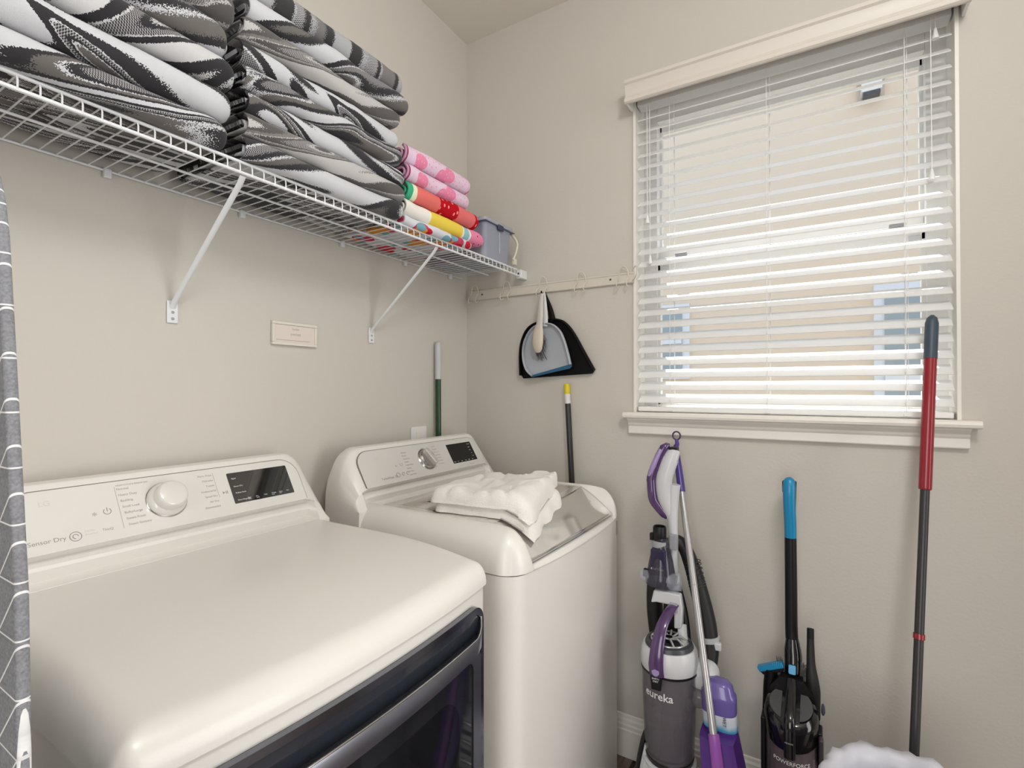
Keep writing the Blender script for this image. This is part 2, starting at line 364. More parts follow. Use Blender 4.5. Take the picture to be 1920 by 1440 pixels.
def console(name, y0, y1, bx, zb, zt, px0, px1, pz0, m, parent, deckx):
    # lofted along y. panel runs from (px1,pz0) at its foot to (px0,zt-.008) at its top
    rings = []; n = 60
    for i in range(n+1):
        y = y0+(y1-y0)*(.5-.5*math.cos(PI*i/n)); s = min(y-y0, y1-y)
        k = max(0, (1-(1-min(s/.075, 1))**2.3))**(1/2.3)
        e = min(max((s-.030)/.012, 0), 1)
        rec = [(px1-.013, pz0-.003), (px1-.019, pz0-.013), (px1-.003, pz0-.021), (px1-.001, pz0-.027), (px1-.007, zb+.010), (deckx-.004, zb+.003)]
        fl_ = [(px1+.002+(deckx-px1)*t, pz0-.006-(pz0-.006-zb+.002)*t) for t in (0, .3, .45, .6, .85, 1)]
        low = [(a[0]*e+b[0]*(1-e), a[1]*e+b[1]*(1-e)) for a, b in zip(rec, fl_)]
        pts = [(bx, zb-.04), (bx, zt-.03), (bx+.008, zt-.010), (bx+.022, zt-.001), (px0-.016, zt), (px0-.006, zt-.003), (px0, zt-.009), (px1, pz0)]+low+[(deckx, zb-.04)]
        q = []
        for x, z in pts:
            if z > zb: z = zb+(z-zb)*k
            q.append(Vector((x, y, z)))
        rings.append(q)
    return loft(name, rings, m, parent, ang=28)
class Panel:
    def __init__(s, px0, px1, pz0, zt, y0, y1):
        s.A = Vector((px1, 0, pz0)); s.B = Vector((px0, 0, zt-.009)); s.L = (s.B-s.A).length
        s.V = (s.B-s.A).normalized(); s.U = Vector((0, 1, 0)); s.N = s.U.cross(s.V); s.y0 = y0; s.y1 = y1
    def P(s, y, v, off=.0): return s.A+Vector((0, y, 0))+s.V*v+s.N*off
    def plate(s, name, ya, yb, v0, v1, r, off, d, m, parent, bevel=.0006, rb=.002):
        return prism(name, rrect(yb-ya, v1-v0, r, x0=ya, y0=v0, rb=rb), s.A+s.N*off, s.U, s.V, d, m, parent, bevel)
    def txt(s, t, y, v, size, m, parent, off=.0022, name='lettering', **k): return text(name, t, s.P(y, v, off), s.U, s.V, size, m, parent, **k)

# ---------------------------------------------------------------- dryer
DY0, DY1 = -1.508, -.840; dc = (DY0+DY1)/2; dw = (DY1-DY0)/2
dr = root('clothes_dryer', (.37, dc, 0), 'white front-loading clothes dryer nearest the camera with dark steel door', 'dryer')
fx = lambda y: .682+.026*(1-((y-dc)/dw)**2)
shell('cabinet', .03, lambda y: fx(y)-.004, DY0+.003, DY1-.003, .03, .0, .872, ENAM, dr)
def dz(x, y):
    t = min(max((x-.42)/.28, 0), 1); return .943-.030*t*t
cover('top_cover', .10, fx, DY0, DY1, .024, .874, dz, .040, ENAM, dr, p=2.3)
console('console', DY0, DY1, .03, .941, 1.110, .086, .150, .997, ENAM, dr, .172)
DP = Panel(.086, .150, .997, 1.110, DY0, DY1)
DP.plate('panel_seam', DY0+.049, DY1-.049, .001, DP.L-.0045, .046, -.001, .0016, SEAMC, dr, 0)
DP.plate('control_panel', DY0+.051, DY1-.051, -.001, DP.L-.0065, .045, .0, .0022, PANEL, dr)
DP.plate('display', -1.072, -.920, .022, .098, .003, .0012, .0016, mat('mirror_black_glass', (5, 6, 9), .02, coat=1, spec=1), dr, .0003)
kx = -1.205; kv = .060
lathe('dial_ring', [(.001, .001), (.0385, .001), (.0385, .0028), (.0375, .0036), (.001, .0036)], DP.P(kx, kv, .001), SILVER, dr, 48, DP.N)
lathe('dial', [(.0365, .002), (.0365, .007), (.034, .012), (.030, .016), (.0285, .030), (.0265, .034), (.024, .0355), (.001, .0355)], DP.P(kx, kv, .0015), PANEL, dr, 48, DP.N)
box_i = DP.txt('Sensor Dry', -1.427, .017, .0112, PRINT, dr)
DP.txt('LG', -1.404, .086, .014, PRINTF, dr)
tubes('badge_ring', [([DP.P(-1.362+.0085*math.cos(a), .020+.0085*math.sin(a), .0024) for a in [2*PI*i/24 for i in range(25)]], .0006), ([DP.P(-1.362+.004*math.cos(a), .020+.004*math.sin(a), .0024) for a in [PI*i/8 for i in range(13)]], .0006)], PRINT, dr, 5)
DP.txt('DUAL\nInverter', -1.348, .024, .006, PRINTF, dr); DP.txt('ThinQ', -1.322, .020, .0065, PRINT, dr)
tubes('power_symbol', [([DP.P(-1.308+.006*math.sin(a), .057+.006*math.cos(a), .0024) for a in [R(40+280*i/16) for i in range(17)]], .0006), ([DP.P(-1.308, .057, .0024), DP.P(-1.308, .0645, .0024)], .0006)], PRINT, dr, 5)
DP.txt('*', -1.332, .046, .018, PRINT, dr)
for i, t in enumerate(['Normal', 'Heavy Duty', 'Bedding', 'Small Load', 'Bulky/Large', 'Steam Fresh', 'Steam Sanitary']):
    DP.txt(t, -1.286+.001*i, .096-.0125*i, .0066, PRINT, dr)
DP.txt('STEAM CYCLE & SENSOR DRY', -1.286, .1045, .0042, PRINT, dr)
for i, t in enumerate(['Perm. Press', 'Delicates', 'Towels', 'Antibacterial', 'Speed Dry', 'Air Dry', 'Downloaded']):
    DP.txt(t, -1.104, .098-.0125*i, .0062, PRINT, dr, align='RIGHT')
def hl(y0, y1, v): return ([DP.P(y0, v, .0023), DP.P(y1, v, .0023)], .00025)
def vl_(y, v0, v1): return ([DP.P(y, v0, .0023), DP.P(y, v1, .0023)], .0003)
tubes('print_rule', [vl_(-1.2885, .018, .104), vl_(-1.101, .045, .104)]+[hl(-1.235, -1.215-.02+.02*abs(i-3)/3, .0875-.0108*i-.003) for i in range(0)], PRINT, dr, 4)
DP.txt('▶II', -1.092, .050, .008, PRINT, dr, bold=.02) if 0 else prism('play_symbol', [(-1.091, .050), (-1.086, .0535), (-1.091, .057)], DP.A+DP.N*.0021, DP.U, DP.V, .0004, PRINT, dr, 0)
boxes_ = [DP.plate('pause_symbol', a, a+.0016, .050, .057, .0004, .0021, .0004, PRINT, dr, 0, .0004) for a in (-1.0845, -1.0815)]
for t, v in (('Signal', .082), ('Sensor Dry', .062), ('Reduce Static', .046), ('Smart Diagnosis', .028)):
    DP.txt(t, -1.064, v, .0046, PRINTW, dr, off=.0031)
for i, t in enumerate(['More\nTime', 'Dry\nLevel', 'Temp.', 'Wrinkle\nCare', 'Damp\nDry', 'Start']): DP.txt(t, -1.040+.02*i, .030, .0036, PRINTW, dr, off=.0031)
# door
def bowstrip(name, ya, yb, z0, z1, off, d, m, parent, n=24, rc=.0, bevel=.0015, fxx=fx):
    # a plate that follows the bowed front; rounded corners rc
    V_, F_ = [], []; L = []
    out = rrect(yb-ya, z1-z0, rc, 8, ya, z0) if rc else [(ya, z0), (yb, z0), (yb, z1), (ya, z1)]
    # resample horizontally: columns
    cols = []
    ys = sorted(set([ya+(yb-ya)*i/n for i in range(n+1)]+([ya+rc*(1-math.cos(R(15*k))) for k in range(7)]+[yb-rc*(1-math.cos(R(15*k))) for k in range(7)] if rc else [])))
    for y in ys:
        s = min(y-ya, yb-y); c = rc-math.sqrt(max(rc*rc-(rc-min(s, rc))**2, 0)) if rc else 0
        xo = fxx(y)+off; cols.append([Vector((xo, y, z0+c)), Vector((xo, y, z1-c)), Vector((xo-d, y, z1-c)), Vector((xo-d, y, z0+c))])
    return loft(name, cols, m, parent, ang=30)
def frame(name, ya, yb, z0, z1, wd, off, d, m, parent, rc=.03, rci=.02, zt=None, fxx=fx):
    # ring-shaped frame on the bowed front
    zt = wd if zt is None else zt
    o = rrect(yb-ya, z1-z0, rc, 8, ya, z0); i_ = rrect(yb-ya-2*wd, z1-z0-wd-zt, rci, 8, ya+wd, z0+wd); n = len(o)
    P = lambda p, k: Vector((fxx(p[0])+k, p[0], p[1]))
    def dens(a):
        r = []
        for j in range(len(a)):
            p, q = a[j], a[(j+1) % len(a)]; k = 12 if math.hypot(p[0]-q[0], p[1]-q[1]) > .08 else 1
            r += [(p[0]+(q[0]-p[0])*t/k, p[1]+(q[1]-p[1])*t/k) for t in range(k)]
        return r
    # equal counts are kept because both outlines come from rrect
    def dens2(a, b):
        A, B = [], []
        for j in range(len(a)):
            k = 12 if j % 9 == 8 else 1
            for t in range(k):
                A.append((a[j][0]+(a[(j+1) % n][0]-a[j][0])*t/k, a[j][1]+(a[(j+1) % n][1]-a[j][1])*t/k)); B.append((b[j][0]+(b[(j+1) % n][0]-b[j][0])*t/k, b[j][1]+(b[(j+1) % n][1]-b[j][1])*t/k))
        return A, B
    A, B = dens2(o, i_)
    rings = [[P(p, off-d) for p in A], [P(p, off) for p in A], [P(p, off) for p in B], [P(p, off-d) for p in B]]
    nn = len(A); vs = [p for r in rings for p in r]; fs = []
    for a in range(4):
        for j in range(nn): x = a*nn+j; y = a*nn+(j+1) % nn; b = (a+1) % 4; fs.append((x, y, b*nn+(j+1) % nn, b*nn+j))
    return OB(name, vs, fs, m, parent, ang=30)
door = bowstrip('door', DY0+.055, DY1-.050, .262, .849, .006, .010, DGREY, dr, rc=.035)
frame('door_rim', DY0+.053, DY1-.048, .26, .851, .012, .010, .010, mat('rim_steel', (122, 124, 132), .2, 1), door, .036, .028)
bowstrip('handle_recess', DY0+.066, DY1-.060, .798, .842, .0075, .002, mat('recess_slate', (40, 44, 52), .2, coat=.5), door, rc=.02)
# handle bar: curved bright edge over a dark steel fascia
hb = []
for i in range(41):
    y = DY0+.066+(DY1-.060-DY0-.066)*i/40; s = min(i, 40-i)/40; up = .022*max(0, 1-(s/.07))**2 if s < .07 else 0
    x = fx(y)+.012+.016*min(1, s/.08)**.6
    hb.append([Vector((x-.012, y, .772)), Vector((x-.001, y, .775)), Vector((x, y, .800+up)), Vector((x-.003, y, .806+up)), Vector((x-.008, y, .802+up)), Vector((x-.014, y, .79))])
loft('door_handle', hb, DSTEEL, door, ang=35)
tube('handle_edge', [Vector(((fx(DY0+.068+.538*i/40))+.0115+.016*min(1, min(i, 40-i)/40/.08)**.6, DY0+.068+.538*i/40, .8055+(.022*max(0, 1-(min(i, 40-i)/40/.07))**2 if min(i, 40-i)/40 < .07 else 0))) for i in range(41)], .0016, CHROME, door, 8)
frame('glass_frame', DY0+.068, DY1-.062, .28, .768, .030, .011, .006, DSTEEL, door, .02, .02, zt=.012)
GL = bowstrip('door_glass', DY0+.095, DY1-.088, .305, .757, .0085, .002, clear('door_tint', (26, 27, 31), .72, .05), door, rc=.015)
frame('window_ring', DY0+.10, DY1-.092, .31, .755, .045, .0072, .004, mat('ring_grey', (78, 80, 88), .4), door, .015, .06, zt=.035)
bowstrip('drum_dark', DY0+.13, DY1-.125, .34, .722, .0066, .001, BLACK, door, rc=.06)
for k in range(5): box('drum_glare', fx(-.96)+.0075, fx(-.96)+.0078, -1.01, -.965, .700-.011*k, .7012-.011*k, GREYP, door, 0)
text('lettering', 'TRUE STEAM', (fx(-.905)+.0112, -.912, .60), (0, 0, 1), (0, -1, 0), .013, GREYP, door)

# ---------------------------------------------------------------- washer
WY0, WY1 = -.775, -.092; wc = (WY0+WY1)/2; ww = (WY1-WY0)/2
wa = root('washing_machine', (.4, wc, 0), 'white top-loading washing machine with glass lid and silver front band', 'washing machine')
wx = lambda y: .702+.026*(1-((y-wc)/ww)**2)
shell('cabinet', .075, lambda y: wx(y)-.003, WY0+.002, WY1-.002, .035, .0, .858, ENAM, wa)
LY0, LY1 = -.705, -.150
def zl(x, y=None):
    y = wc if y is None else y; xs = x-.036*(1-((y-wc)/ww)**2)
    t = min(max((xs-.572)/.112, 0), 1.15); return .946-.062*t**1.35-.020*t*((y-wc)/ww)**2
def wz(x, y):
    t = min(max((x-.60)/.12, 0), 1); z = .957-.020*t*t
    e = min(max((min(y-LY0, LY1-y)+.006)/.012, 0), 1)
    e = e*e*(3-2*e); return z*(1-e)+(zl(x, y)-.004)*e
def zcov(x, y): return wz(x, y)
def wcover():
    n = 90; U = [1-(1-i/n)**1.5 for i in range(n+1)]; vs = []
    V = [i/n for i in range(n+1)]
    for u in U:
        for v in V:
            x, y, d = roundrect_map(u, v, .14, wx, WY0, WY1, .05)
            e = min(max((min(y-LY0, LY1-y)+.008)/.016, 0), 1); r = .060*(1-e)+.022*e
            f = (1-(1-min(max(d, 0)/r, 1))**2.2)**(1/2.2); vs.append((x, y, .86+(wz(x, y)-.86)*f))
    N = n+1; return OB('top_cover', vs, [(i*N+j, i*N+j+1, (i+1)*N+j+1, (i+1)*N+j) for i in range(n) for j in range(n)], ENAM, wa, ang=70)
wcover()
console('console', WY0, WY1, .075, .944, 1.108, .130, .192, .998, ENAM, wa, .212)
WP = Panel(.130, .192, .998, 1.108, WY0, WY1)
WP.plate('panel_seam', WY0+.046, WY1-.045, .001, WP.L-.0045, .046, -.001, .0016, SEAMC, wa, 0)
WP.plate('control_panel', WY0+.048, WY1-.047, -.001, WP.L-.0065, .045, .0, .0022, mat('washer_panel', (212, 210, 205), .2, coat=.4), wa)
WP.plate('display', -.322, -.180, .020, .094, .003, .0012, .0016, GLASSB, wa, .0003)
ky, kv = -.445, .055
lathe('dial_ring', [(.001, .001), (.038, .001), (.038, .003), (.0365, .0042), (.034, .003), (.001, .003)], WP.P(ky, kv, .001), SILVER, wa, 48, WP.N)
lathe('dial', [(.034, .002), (.033, .010), (.029, .014), (.001, .014)], WP.P(ky, kv, .0015), SILVER, wa, 48, WP.N)
grp = prism('dial_grip', rrect(.018, .062, .008, x0=-.009, y0=-.031), WP.P(ky, kv, .012), (WP.U+WP.V*.45).normalized(), (WP.V-WP.U*.45).normalized(), .020, mat('grip_satin', (205, 203, 198), .3, .3), wa, .004, 3)
WP.txt('TurboWash 3D', -.665, .014, .0105, PRINT, wa, off=.0023)
for k, y in enumerate((-.595, -.572, -.553)): tubes('badge_ring', [([WP.P(y+(.007-.002*bool(k))*math.cos(a), .021+(.007-.002*bool(k))*math.sin(a), .0024) for a in [2*PI*i/20 for i in range(16+5*(k == 0))]], .0008)], PRINT, wa, 5)
for i, t in enumerate(['Allergiene', 'Normal', 'Heavy Duty', 'Bedding', 'Bright Whites', 'Sanitary', 'Tub Clean', 'Jumbo Wash']): WP.txt(t, -.548, .088-.0108*i, .006, PRINT, wa)
for i, t in enumerate(['Towels', 'Delicates', 'Perm. Press', 'Active Wear', 'Cold Wash', 'Speed Wash', 'Downloaded']): WP.txt(t, -.398, .094-.0108*i, .0056, PRINT, wa)
tubes('power_symbol', [([WP.P(-.566+.005*math.sin(a), .053+.005*math.cos(a), .0024) for a in [R(40+280*i/12) for i in range(13)]], .0005)], PRINT, wa, 5)
WP.txt('*', -.592, .043, .015, PRINT, wa); WP.txt('5.0 cu.ft.', -.235, .006, .0075, PRINT, wa)
WP.txt('LG', -.66, .080, .015, PRINTF, wa)
for i in range(6): WP.txt(['Water', 'Soil', 'Spin', 'Temp.', 'Rinse', 'Start'][i], -.318+.021*i, .024, .0042, PRINTW, wa, off=.0031)
for i in range(5): WP.txt(['Fresh Care', 'Steam', 'Delay', 'Pre', 'Lock'][i], -.20 if i > 2 else -.205, .084-.012*i, .0036, PRINTW, wa, off=.0031)
# lid
def patch(name, x0, x1f, y0, y1, off, th, m, parent, nx=24, ny=24, rc=.0, bev=0):
    vs = []; 
    for i in range(nx+1):
        for j in range(ny+1):
            x, y, d = roundrect_map(i/nx, j/ny, x0, x1f, y0, y1, max(rc, 1e-3)); vs.append((x, y, zl(x, y)+off))
    N = ny+1; fs = [(i*N+j, i*N+j+1, (i+1)*N+j+1, (i+1)*N+j) for i in range(nx) for j in range(ny)]
    M_ = len(vs); vs += [(v[0], v[1], v[2]-th) for v in vs]
    fs += [tuple(a+M_ for a in f)[::-1] for f in fs]
    bd = [i*N for i in range(nx+1)]+[nx*N+j for j in range(1, ny+1)]+[i*N+ny for i in range(nx-1, -1, -1)]+[j for j in range(ny-1, 0, -1)]
    for a in range(len(bd)): p, q = bd[a], bd[(a+1) % len(bd)]; fs.append((p, q, q+M_, p+M_))
    return OB(name, vs, fs, m, parent, ang=40)
bow = lambda k: (lambda y: k+.036*(1-((y-wc)/ww)**2))
lid = patch('lid', .222, bow(.578), LY0+.004, LY1-.004, .006, .008, mat('lid_frame', (214, 210, 201), .12, .1, coat=.5), wa)
patch('lid_glass', .255, bow(.552), LY0+.030, LY1-.030, .0068, .002, mat('lid_glass', (198, 191, 180), .04, coat=1, spec=.8), lid, rc=.03)
patch('lid_inner_line', .29, bow(.518), LY0+.075, LY1-.075, .0072, .001, mat('lid_tub', (182, 174, 161), .04, coat=1, spec=.8), lid, rc=.05)
def band():
    vs, fs = [], []; nx, ny = 20, 40; y0_, y1_ = LY0+.004, LY1-.004
    for i in range(nx+1):
        for j in range(ny+1):
            y = y0_+(y1_-y0_)*j/ny; x = bow(.578)(y)+.108*i/nx; vs.append((x, y, zl(x, y)+.0068))
    N = ny+1; fs = [(i*N+j, i*N+j+1, (i+1)*N+j+1, (i+1)*N+j) for i in range(nx) for j in range(ny)]
    o = OB('lid_band', vs, fs, mat('band_silver', (226, 224, 222), .12, .95), lid, ang=60); q_ = o.modifiers.new('s', 'SOLIDIFY'); q_.thickness = .006; q_.offset = -1
band()
tube('lid_edge', [Vector((bow(.686)(y), y, zl(bow(.686)(y), y)+.003)) for y in [LY0+.006+(LY1-LY0-.012)*i/30 for i in range(31)]], .0035, CHROME, lid, 10)
for k in range(3): box('vent_mark', wx(-.17)-.0015, wx(-.17)-.0003, -.172+.008*k, -.168+.008*k, .842+.004*(k % 2), .890-.006*k, GREYP, wa, 0) if 0 else None
boxes('rating_label', [(wx(-.125)-.0035, wx(-.125)-.0012, -.138, -.120, .80, .845)], mat('label_grey', (165, 162, 156), .5), wa)
tubes('lid_scratch_logo', [([(.66, -.25, zl(.66, -.25)+.0068), (.655, -.23, zl(.655, -.23)+.0068), (.648, -.225, zl(.648, -.225)+.0068)], .0006)], PRINT, lid, 5)

# ---------------------------------------------------------------- white folded towel on the washer
def blob(name, cx, cy, cz, sx, sy, sz, rot, m, parent, seed, n=44, amp=.006, e=.35):
    vs, fs = [], []
    se = lambda c, k: math.copysign(abs(c)**k, c)
    for i in range(n+1):
        ph = -PI/2+PI*i/n
        for j in range(2*n):
            th = 2*PI*j/(2*n); x = se(math.cos(ph), e+.15)*se(math.cos(th), e)*sx; y = se(math.cos(ph), e+.15)*se(math.sin(th), e)*sy; z = se(math.sin(ph), .8)*sz
            p = Vector((x, y, z)); d = amp*(fbm(p, 9, seed)+.6*fbm(p, 22, seed+1)); p += p.normalized()*d*(1 if z > -sz*.5 else .2)
            p.z += amp*1.2*fbm((x, y, 0), 6, seed+2)*(1 if z > 0 else .1)
            c, s = math.cos(rot), math.sin(rot); vs.append((cx+p.x*c-p.y*s, cy+p.x*s+p.y*c, cz+p.z))
    N = 2*n
    for i in range(n):
        for j in range(N): fs.append((i*N+j, i*N+(j+1) % N, (i+1)*N+(j+1) % N, (i+1)*N+j))
    return OB(name, vs, fs, m, parent, ang=180)
tw = root('folded_towel', (.53, -.53, .953), 'thick white terry towel folded in a bundle on the washing machine lid', 'towel')
def slab(name, Q, zb, hh, rr_, m, parent, seed, n=64, amp=.008, taper=0.):
    vs, fs = [], []; T = edged(n)
    for u in T:
        for v in T:
            x = (Q[0][0]*(1-u)+Q[1][0]*u)*(1-v)+(Q[3][0]*(1-u)+Q[2][0]*u)*v; y = (Q[0][1]*(1-u)+Q[1][1]*u)*(1-v)+(Q[3][1]*(1-u)+Q[2][1]*u)*v
            d = min(u*.3, (1-u)*.3, v*.3, (1-v)*.3); cu, cv = min(u, 1-u)*.3, min(v, 1-v)*.3
            if cu < .03 and cv < .03: d = .03-math.hypot(.03-cu, .03-cv); 
            f = (1-(1-min(max(d, 0)/rr_, 1))**2.6)**(1/2.6)
            px_ = fbm((x, y, 0), 16, seed)*.008*(1-f*.5); py_ = fbm((x, y, 3), 16, seed+2)*.008*(1-f*.5)
            cr = abs(fbm((x*1.4, y*.6, 0), 13, seed+4)); z = zb(x)+f*(hh(u, v)+amp*fbm((x, y, 0), 9, seed)+amp*.6*fbm((x, y, 0), 24, seed+1)-amp*1.2*max(0, .16-cr)*4)
            vs.append((x+px_, y+py_, z))
    N = n+1; K = len(vs); vs += [(v[0], v[1], zb(v[0])) for v in vs]
    for i in range(n):
        for j in range(n): a = i*N+j; fs.append((a, a+1, a+N+1, a+N)); fs.append((a+K, a+N+K, a+N+1+K, a+1+K))
    bd = [i*N for i in range(n)]+[n*N+j for j in range(n)]+[i*N+n for i in range(n, 0, -1)]+[j for j in range(n, 0, -1)]
    for a in range(len(bd)): p, q_ = bd[a], bd[(a+1) % len(bd)]; fs.append((p, q_, q_+K, p+K))
    return OB(name, vs, fs, m, parent, ang=180)
slab('lower_fold', [(.392, -.690), (.686, -.660), (.630, -.375), (.395, -.415)], lambda x: zl(x+.012)+.0085, lambda u, v: .034, .024, TERRY, tw, 3, amp=.006)
slab('upper_fold', [(.385, -.700), (.680, -.664), (.612, -.390), (.400, -.425)], lambda x: zl(x)+.034, lambda u, v: .040+.010*v, .030, TERRY, tw, 8, amp=.010)
slab('tucked_corner', [(.52, -.44), (.61, -.41), (.60, -.345), (.53, -.36)], lambda x: zl(x)+.040, lambda u, v: .040, .040, TERRY, tw, 12, n=24, amp=.006)

# ---------------------------------------------------------------- wire shelf
ZS = 1.735; SD = .283
sh = root('wire_shelf', (.14, -.9, ZS), 'white coated wire shelf on the left wall holding the towels', 'shelf')
YS0, YS1 = -1.95, -.06
tube('back_rod', [(.006, YS0, ZS), (.006, YS1+.02, ZS)], .003, WIRE, sh, 8)
tube('middle_rod', [(.15, YS0, ZS-.0055), (.15, YS1, ZS-.0055)], .0028, WIRE, sh, 8)
tube('front_rod', [(SD, YS0, ZS+.001), (SD, YS1, ZS+.001)], .0034, WIRE, sh, 8)
tube('lip_rod', [(SD+.002, YS0, ZS-.021), (SD+.002, YS1+.03, ZS-.021)], .0036, WIRE, sh, 8)
wp = None
for i in range(int((YS1-YS0)/.0254)):
    if wp is None:
        o = tube('deck_wire', [(.004, 0, 0), (SD-.006, 0, .0), (SD+.002, 0, -.002), (SD+.0045, 0, -.008), (SD+.0045, 0, -.024)], .0014, WIRE, sh, 6); wp = o
        o.matrix_parent_inverse = Matrix.Translation(-sh.location)
    else: o = wp.copy(); COL.objects.link(o)
    o.location = (0, YS0+.012+i*.0254, ZS-.0)
for y in (-1.142, -.536, -1.75):
    b = tube('support_brace', [(SD, y, ZS-.026), (SD-.012, y, ZS-.040), (.012, y, 1.478), (.004, y, 1.465)], .0065, WIRE, sh, 8, flat=.45, ref=(0, 1, 0))
    b2 = box('brace_foot', .001, .005, y-.012, y+.012, 1.430, 1.482, WIRE, sh, .002)
    for z in (1.440, 1.455): lathe('screw', [(.001, 0), (.0035, 0), (.003, .002), (.001, .0024)], (.005, y, z), GREYP, b2, 10, (1, 0, 0))
for y in (-1.55, -1.27, -.98, -.66, -.38, -.12):
    box('wall_clip', .001, .012, y-.007, y+.007, ZS-.016, ZS+.004, WIRE, sh, .002)
eb = box('end_bracket', SD-.012, SD+.012, -.048, -.001, ZS-.030, ZS+.004, WIRE, sh, .003)
lathe('screw', [(.001, 0), (.004, 0), (.003, .002), (.001, .0024)], (SD, -.0485, ZS-.012), mat('dark_screw', (70, 66, 60), .5), eb, 10, (0, -1, 0))

# ---------------------------------------------------------------- towels on the shelf
def zebra(name, rot, fy, seed, cols, gran=1., ux=2.2, transverse=False):
    a = NT(name); uvn = a.n('UVMap')
    mp = a.n('Mapping', {'Vector': (uvn, 0), 'Rotation': (0, 0, rot), 'Location': (seed*1.37, seed*.61, 0)})
    st = a.n('Mapping', {'Vector': mp, 'Scale': (ux, fy, 1.)})
    n1 = a.n('TexNoise', {'Vector': st, 'Scale': 1., 'Detail': 1.0, 'Roughness': .4, 'Distortion': .5}, noise_dimensions='2D')
    sep = a.n('SeparateXYZ', {0: st})
    v = a.math('MULTIPLY_ADD', (n1, 0), 2.5*gran, (a.math('MULTIPLY', (sep, 1), .36), 0))
    # ragged woven edge
    wv = a.n('TexNoise', {'Vector': (uvn, 0), 'Scale': 420., 'Detail': 0.}, noise_dimensions='2D')
    v = a.math('MULTIPLY_ADD', (wv, 0), .07, v)
    fr = a.math('FRACT', v)
    ck = a.n('TexChecker', {'Vector': a.n('Mapping', {'Vector': mp, 'Scale': (1., .5, 1.)}), 'Scale': 520., 'Color1': lin(cols[1]), 'Color2': lin(cols[3])})
    W, D, G, S = [lin(c) for c in cols]
    r1 = a.ramp(fr, [(0, W), (.30, D), (.50, W), (.535, S), (.67, D), (.74, W), (.77, G), (.88, D)] , 'CONSTANT')
    mask = a.ramp(fr, [(0, (0, 0, 0)), (.535, (255, 255, 255)), (.67, (0, 0, 0))], 'CONSTANT')
    mx = a.mix(mask, (r1, 0), (ck, 0)); col = a.mix(0., (mx, 2), (mx, 2))
    a.t.links.new(mx.outputs[2], a.b.inputs['Base Color'])
    a.b.inputs['Roughness'].default_value = .95; a.b.inputs['Specular IOR Level'].default_value = .1
    a.b.inputs['Sheen Weight'].default_value = .15
    bn = a.n('TexNoise', {'Vector': (uvn, 0), 'Scale': 900., 'Detail': 2.}); a.bump((bn, 0), .7, .0015)
    return a.m
CW, CD, CG, CS = (204, 205, 209), (54, 53, 56), (108, 104, 101), (166, 164, 165)
COLS = (CW, CD, CG, CS)
def banded(name, stops, extra=None, along=0):
    a = NT(name); uvn = a.n('UVMap'); sep = a.n('SeparateXYZ', {0: (uvn, 0)})
    wb = a.n('TexNoise', {'Vector': (uvn, 0), 'Scale': 25., 'Detail': 1.}); f = a.math('MULTIPLY_ADD', (wb, 0), .012, (sep, along))
    f = a.math('MULTIPLY', f, 2.0)
    r = a.ramp(f, stops, 'CONSTANT'); cur = (r, 0)
    for scale, thr, col, sq, cut in (extra or []):
        vo = a.n('TexVoronoi', {'Vector': a.n('Mapping', {'Vector': (uvn, 0), 'Scale': sq}), 'Scale': scale, 'Randomness': .75}, voronoi_dimensions='2D')
        m1 = a.math('LESS_THAN', (vo, 0), thr)
        if cut: m1 = a.math('MULTIPLY', m1, a.math('MULTIPLY', a.math('GREATER_THAN', f, cut[0]), a.math('LESS_THAN', f, cut[1])))
        mm = a.mix(m1, cur, lin(col)); cur = (mm, 2)
    a.t.links.new(cur[0].outputs[cur[1]], a.b.inputs['Base Color'])
    a.b.inputs['Roughness'].default_value = .95; a.b.inputs['Specular IOR Level'].default_value = .1
    bn = a.n('TexNoise', {'Vector': (uvn, 0), 'Scale': 900., 'Detail': 2.}); a.bump((bn, 0), .5, .0015)
    return a.m
def stadium(f, A, h):
    # point at fraction f of the perimeter of a flat rounded section: 0 = bottom middle, .25 = front nose, .5 = top middle
    A = max(A, h+.001); st = 2*(A-h); P = 2*st+2*PI*h; d = f*P; half = A-h
    if d < half: return d, -h
    d -= half
    if d < PI*h: an = -PI/2+d/h; return half+h*math.cos(an), h*math.sin(an)
    d -= PI*h
    if d < st: return half-d, h
    d -= st
    if d < PI*h: an = PI/2+d/h; return -half+h*math.cos(an), h*math.sin(an)
    return -half+(d-PI*h), -h
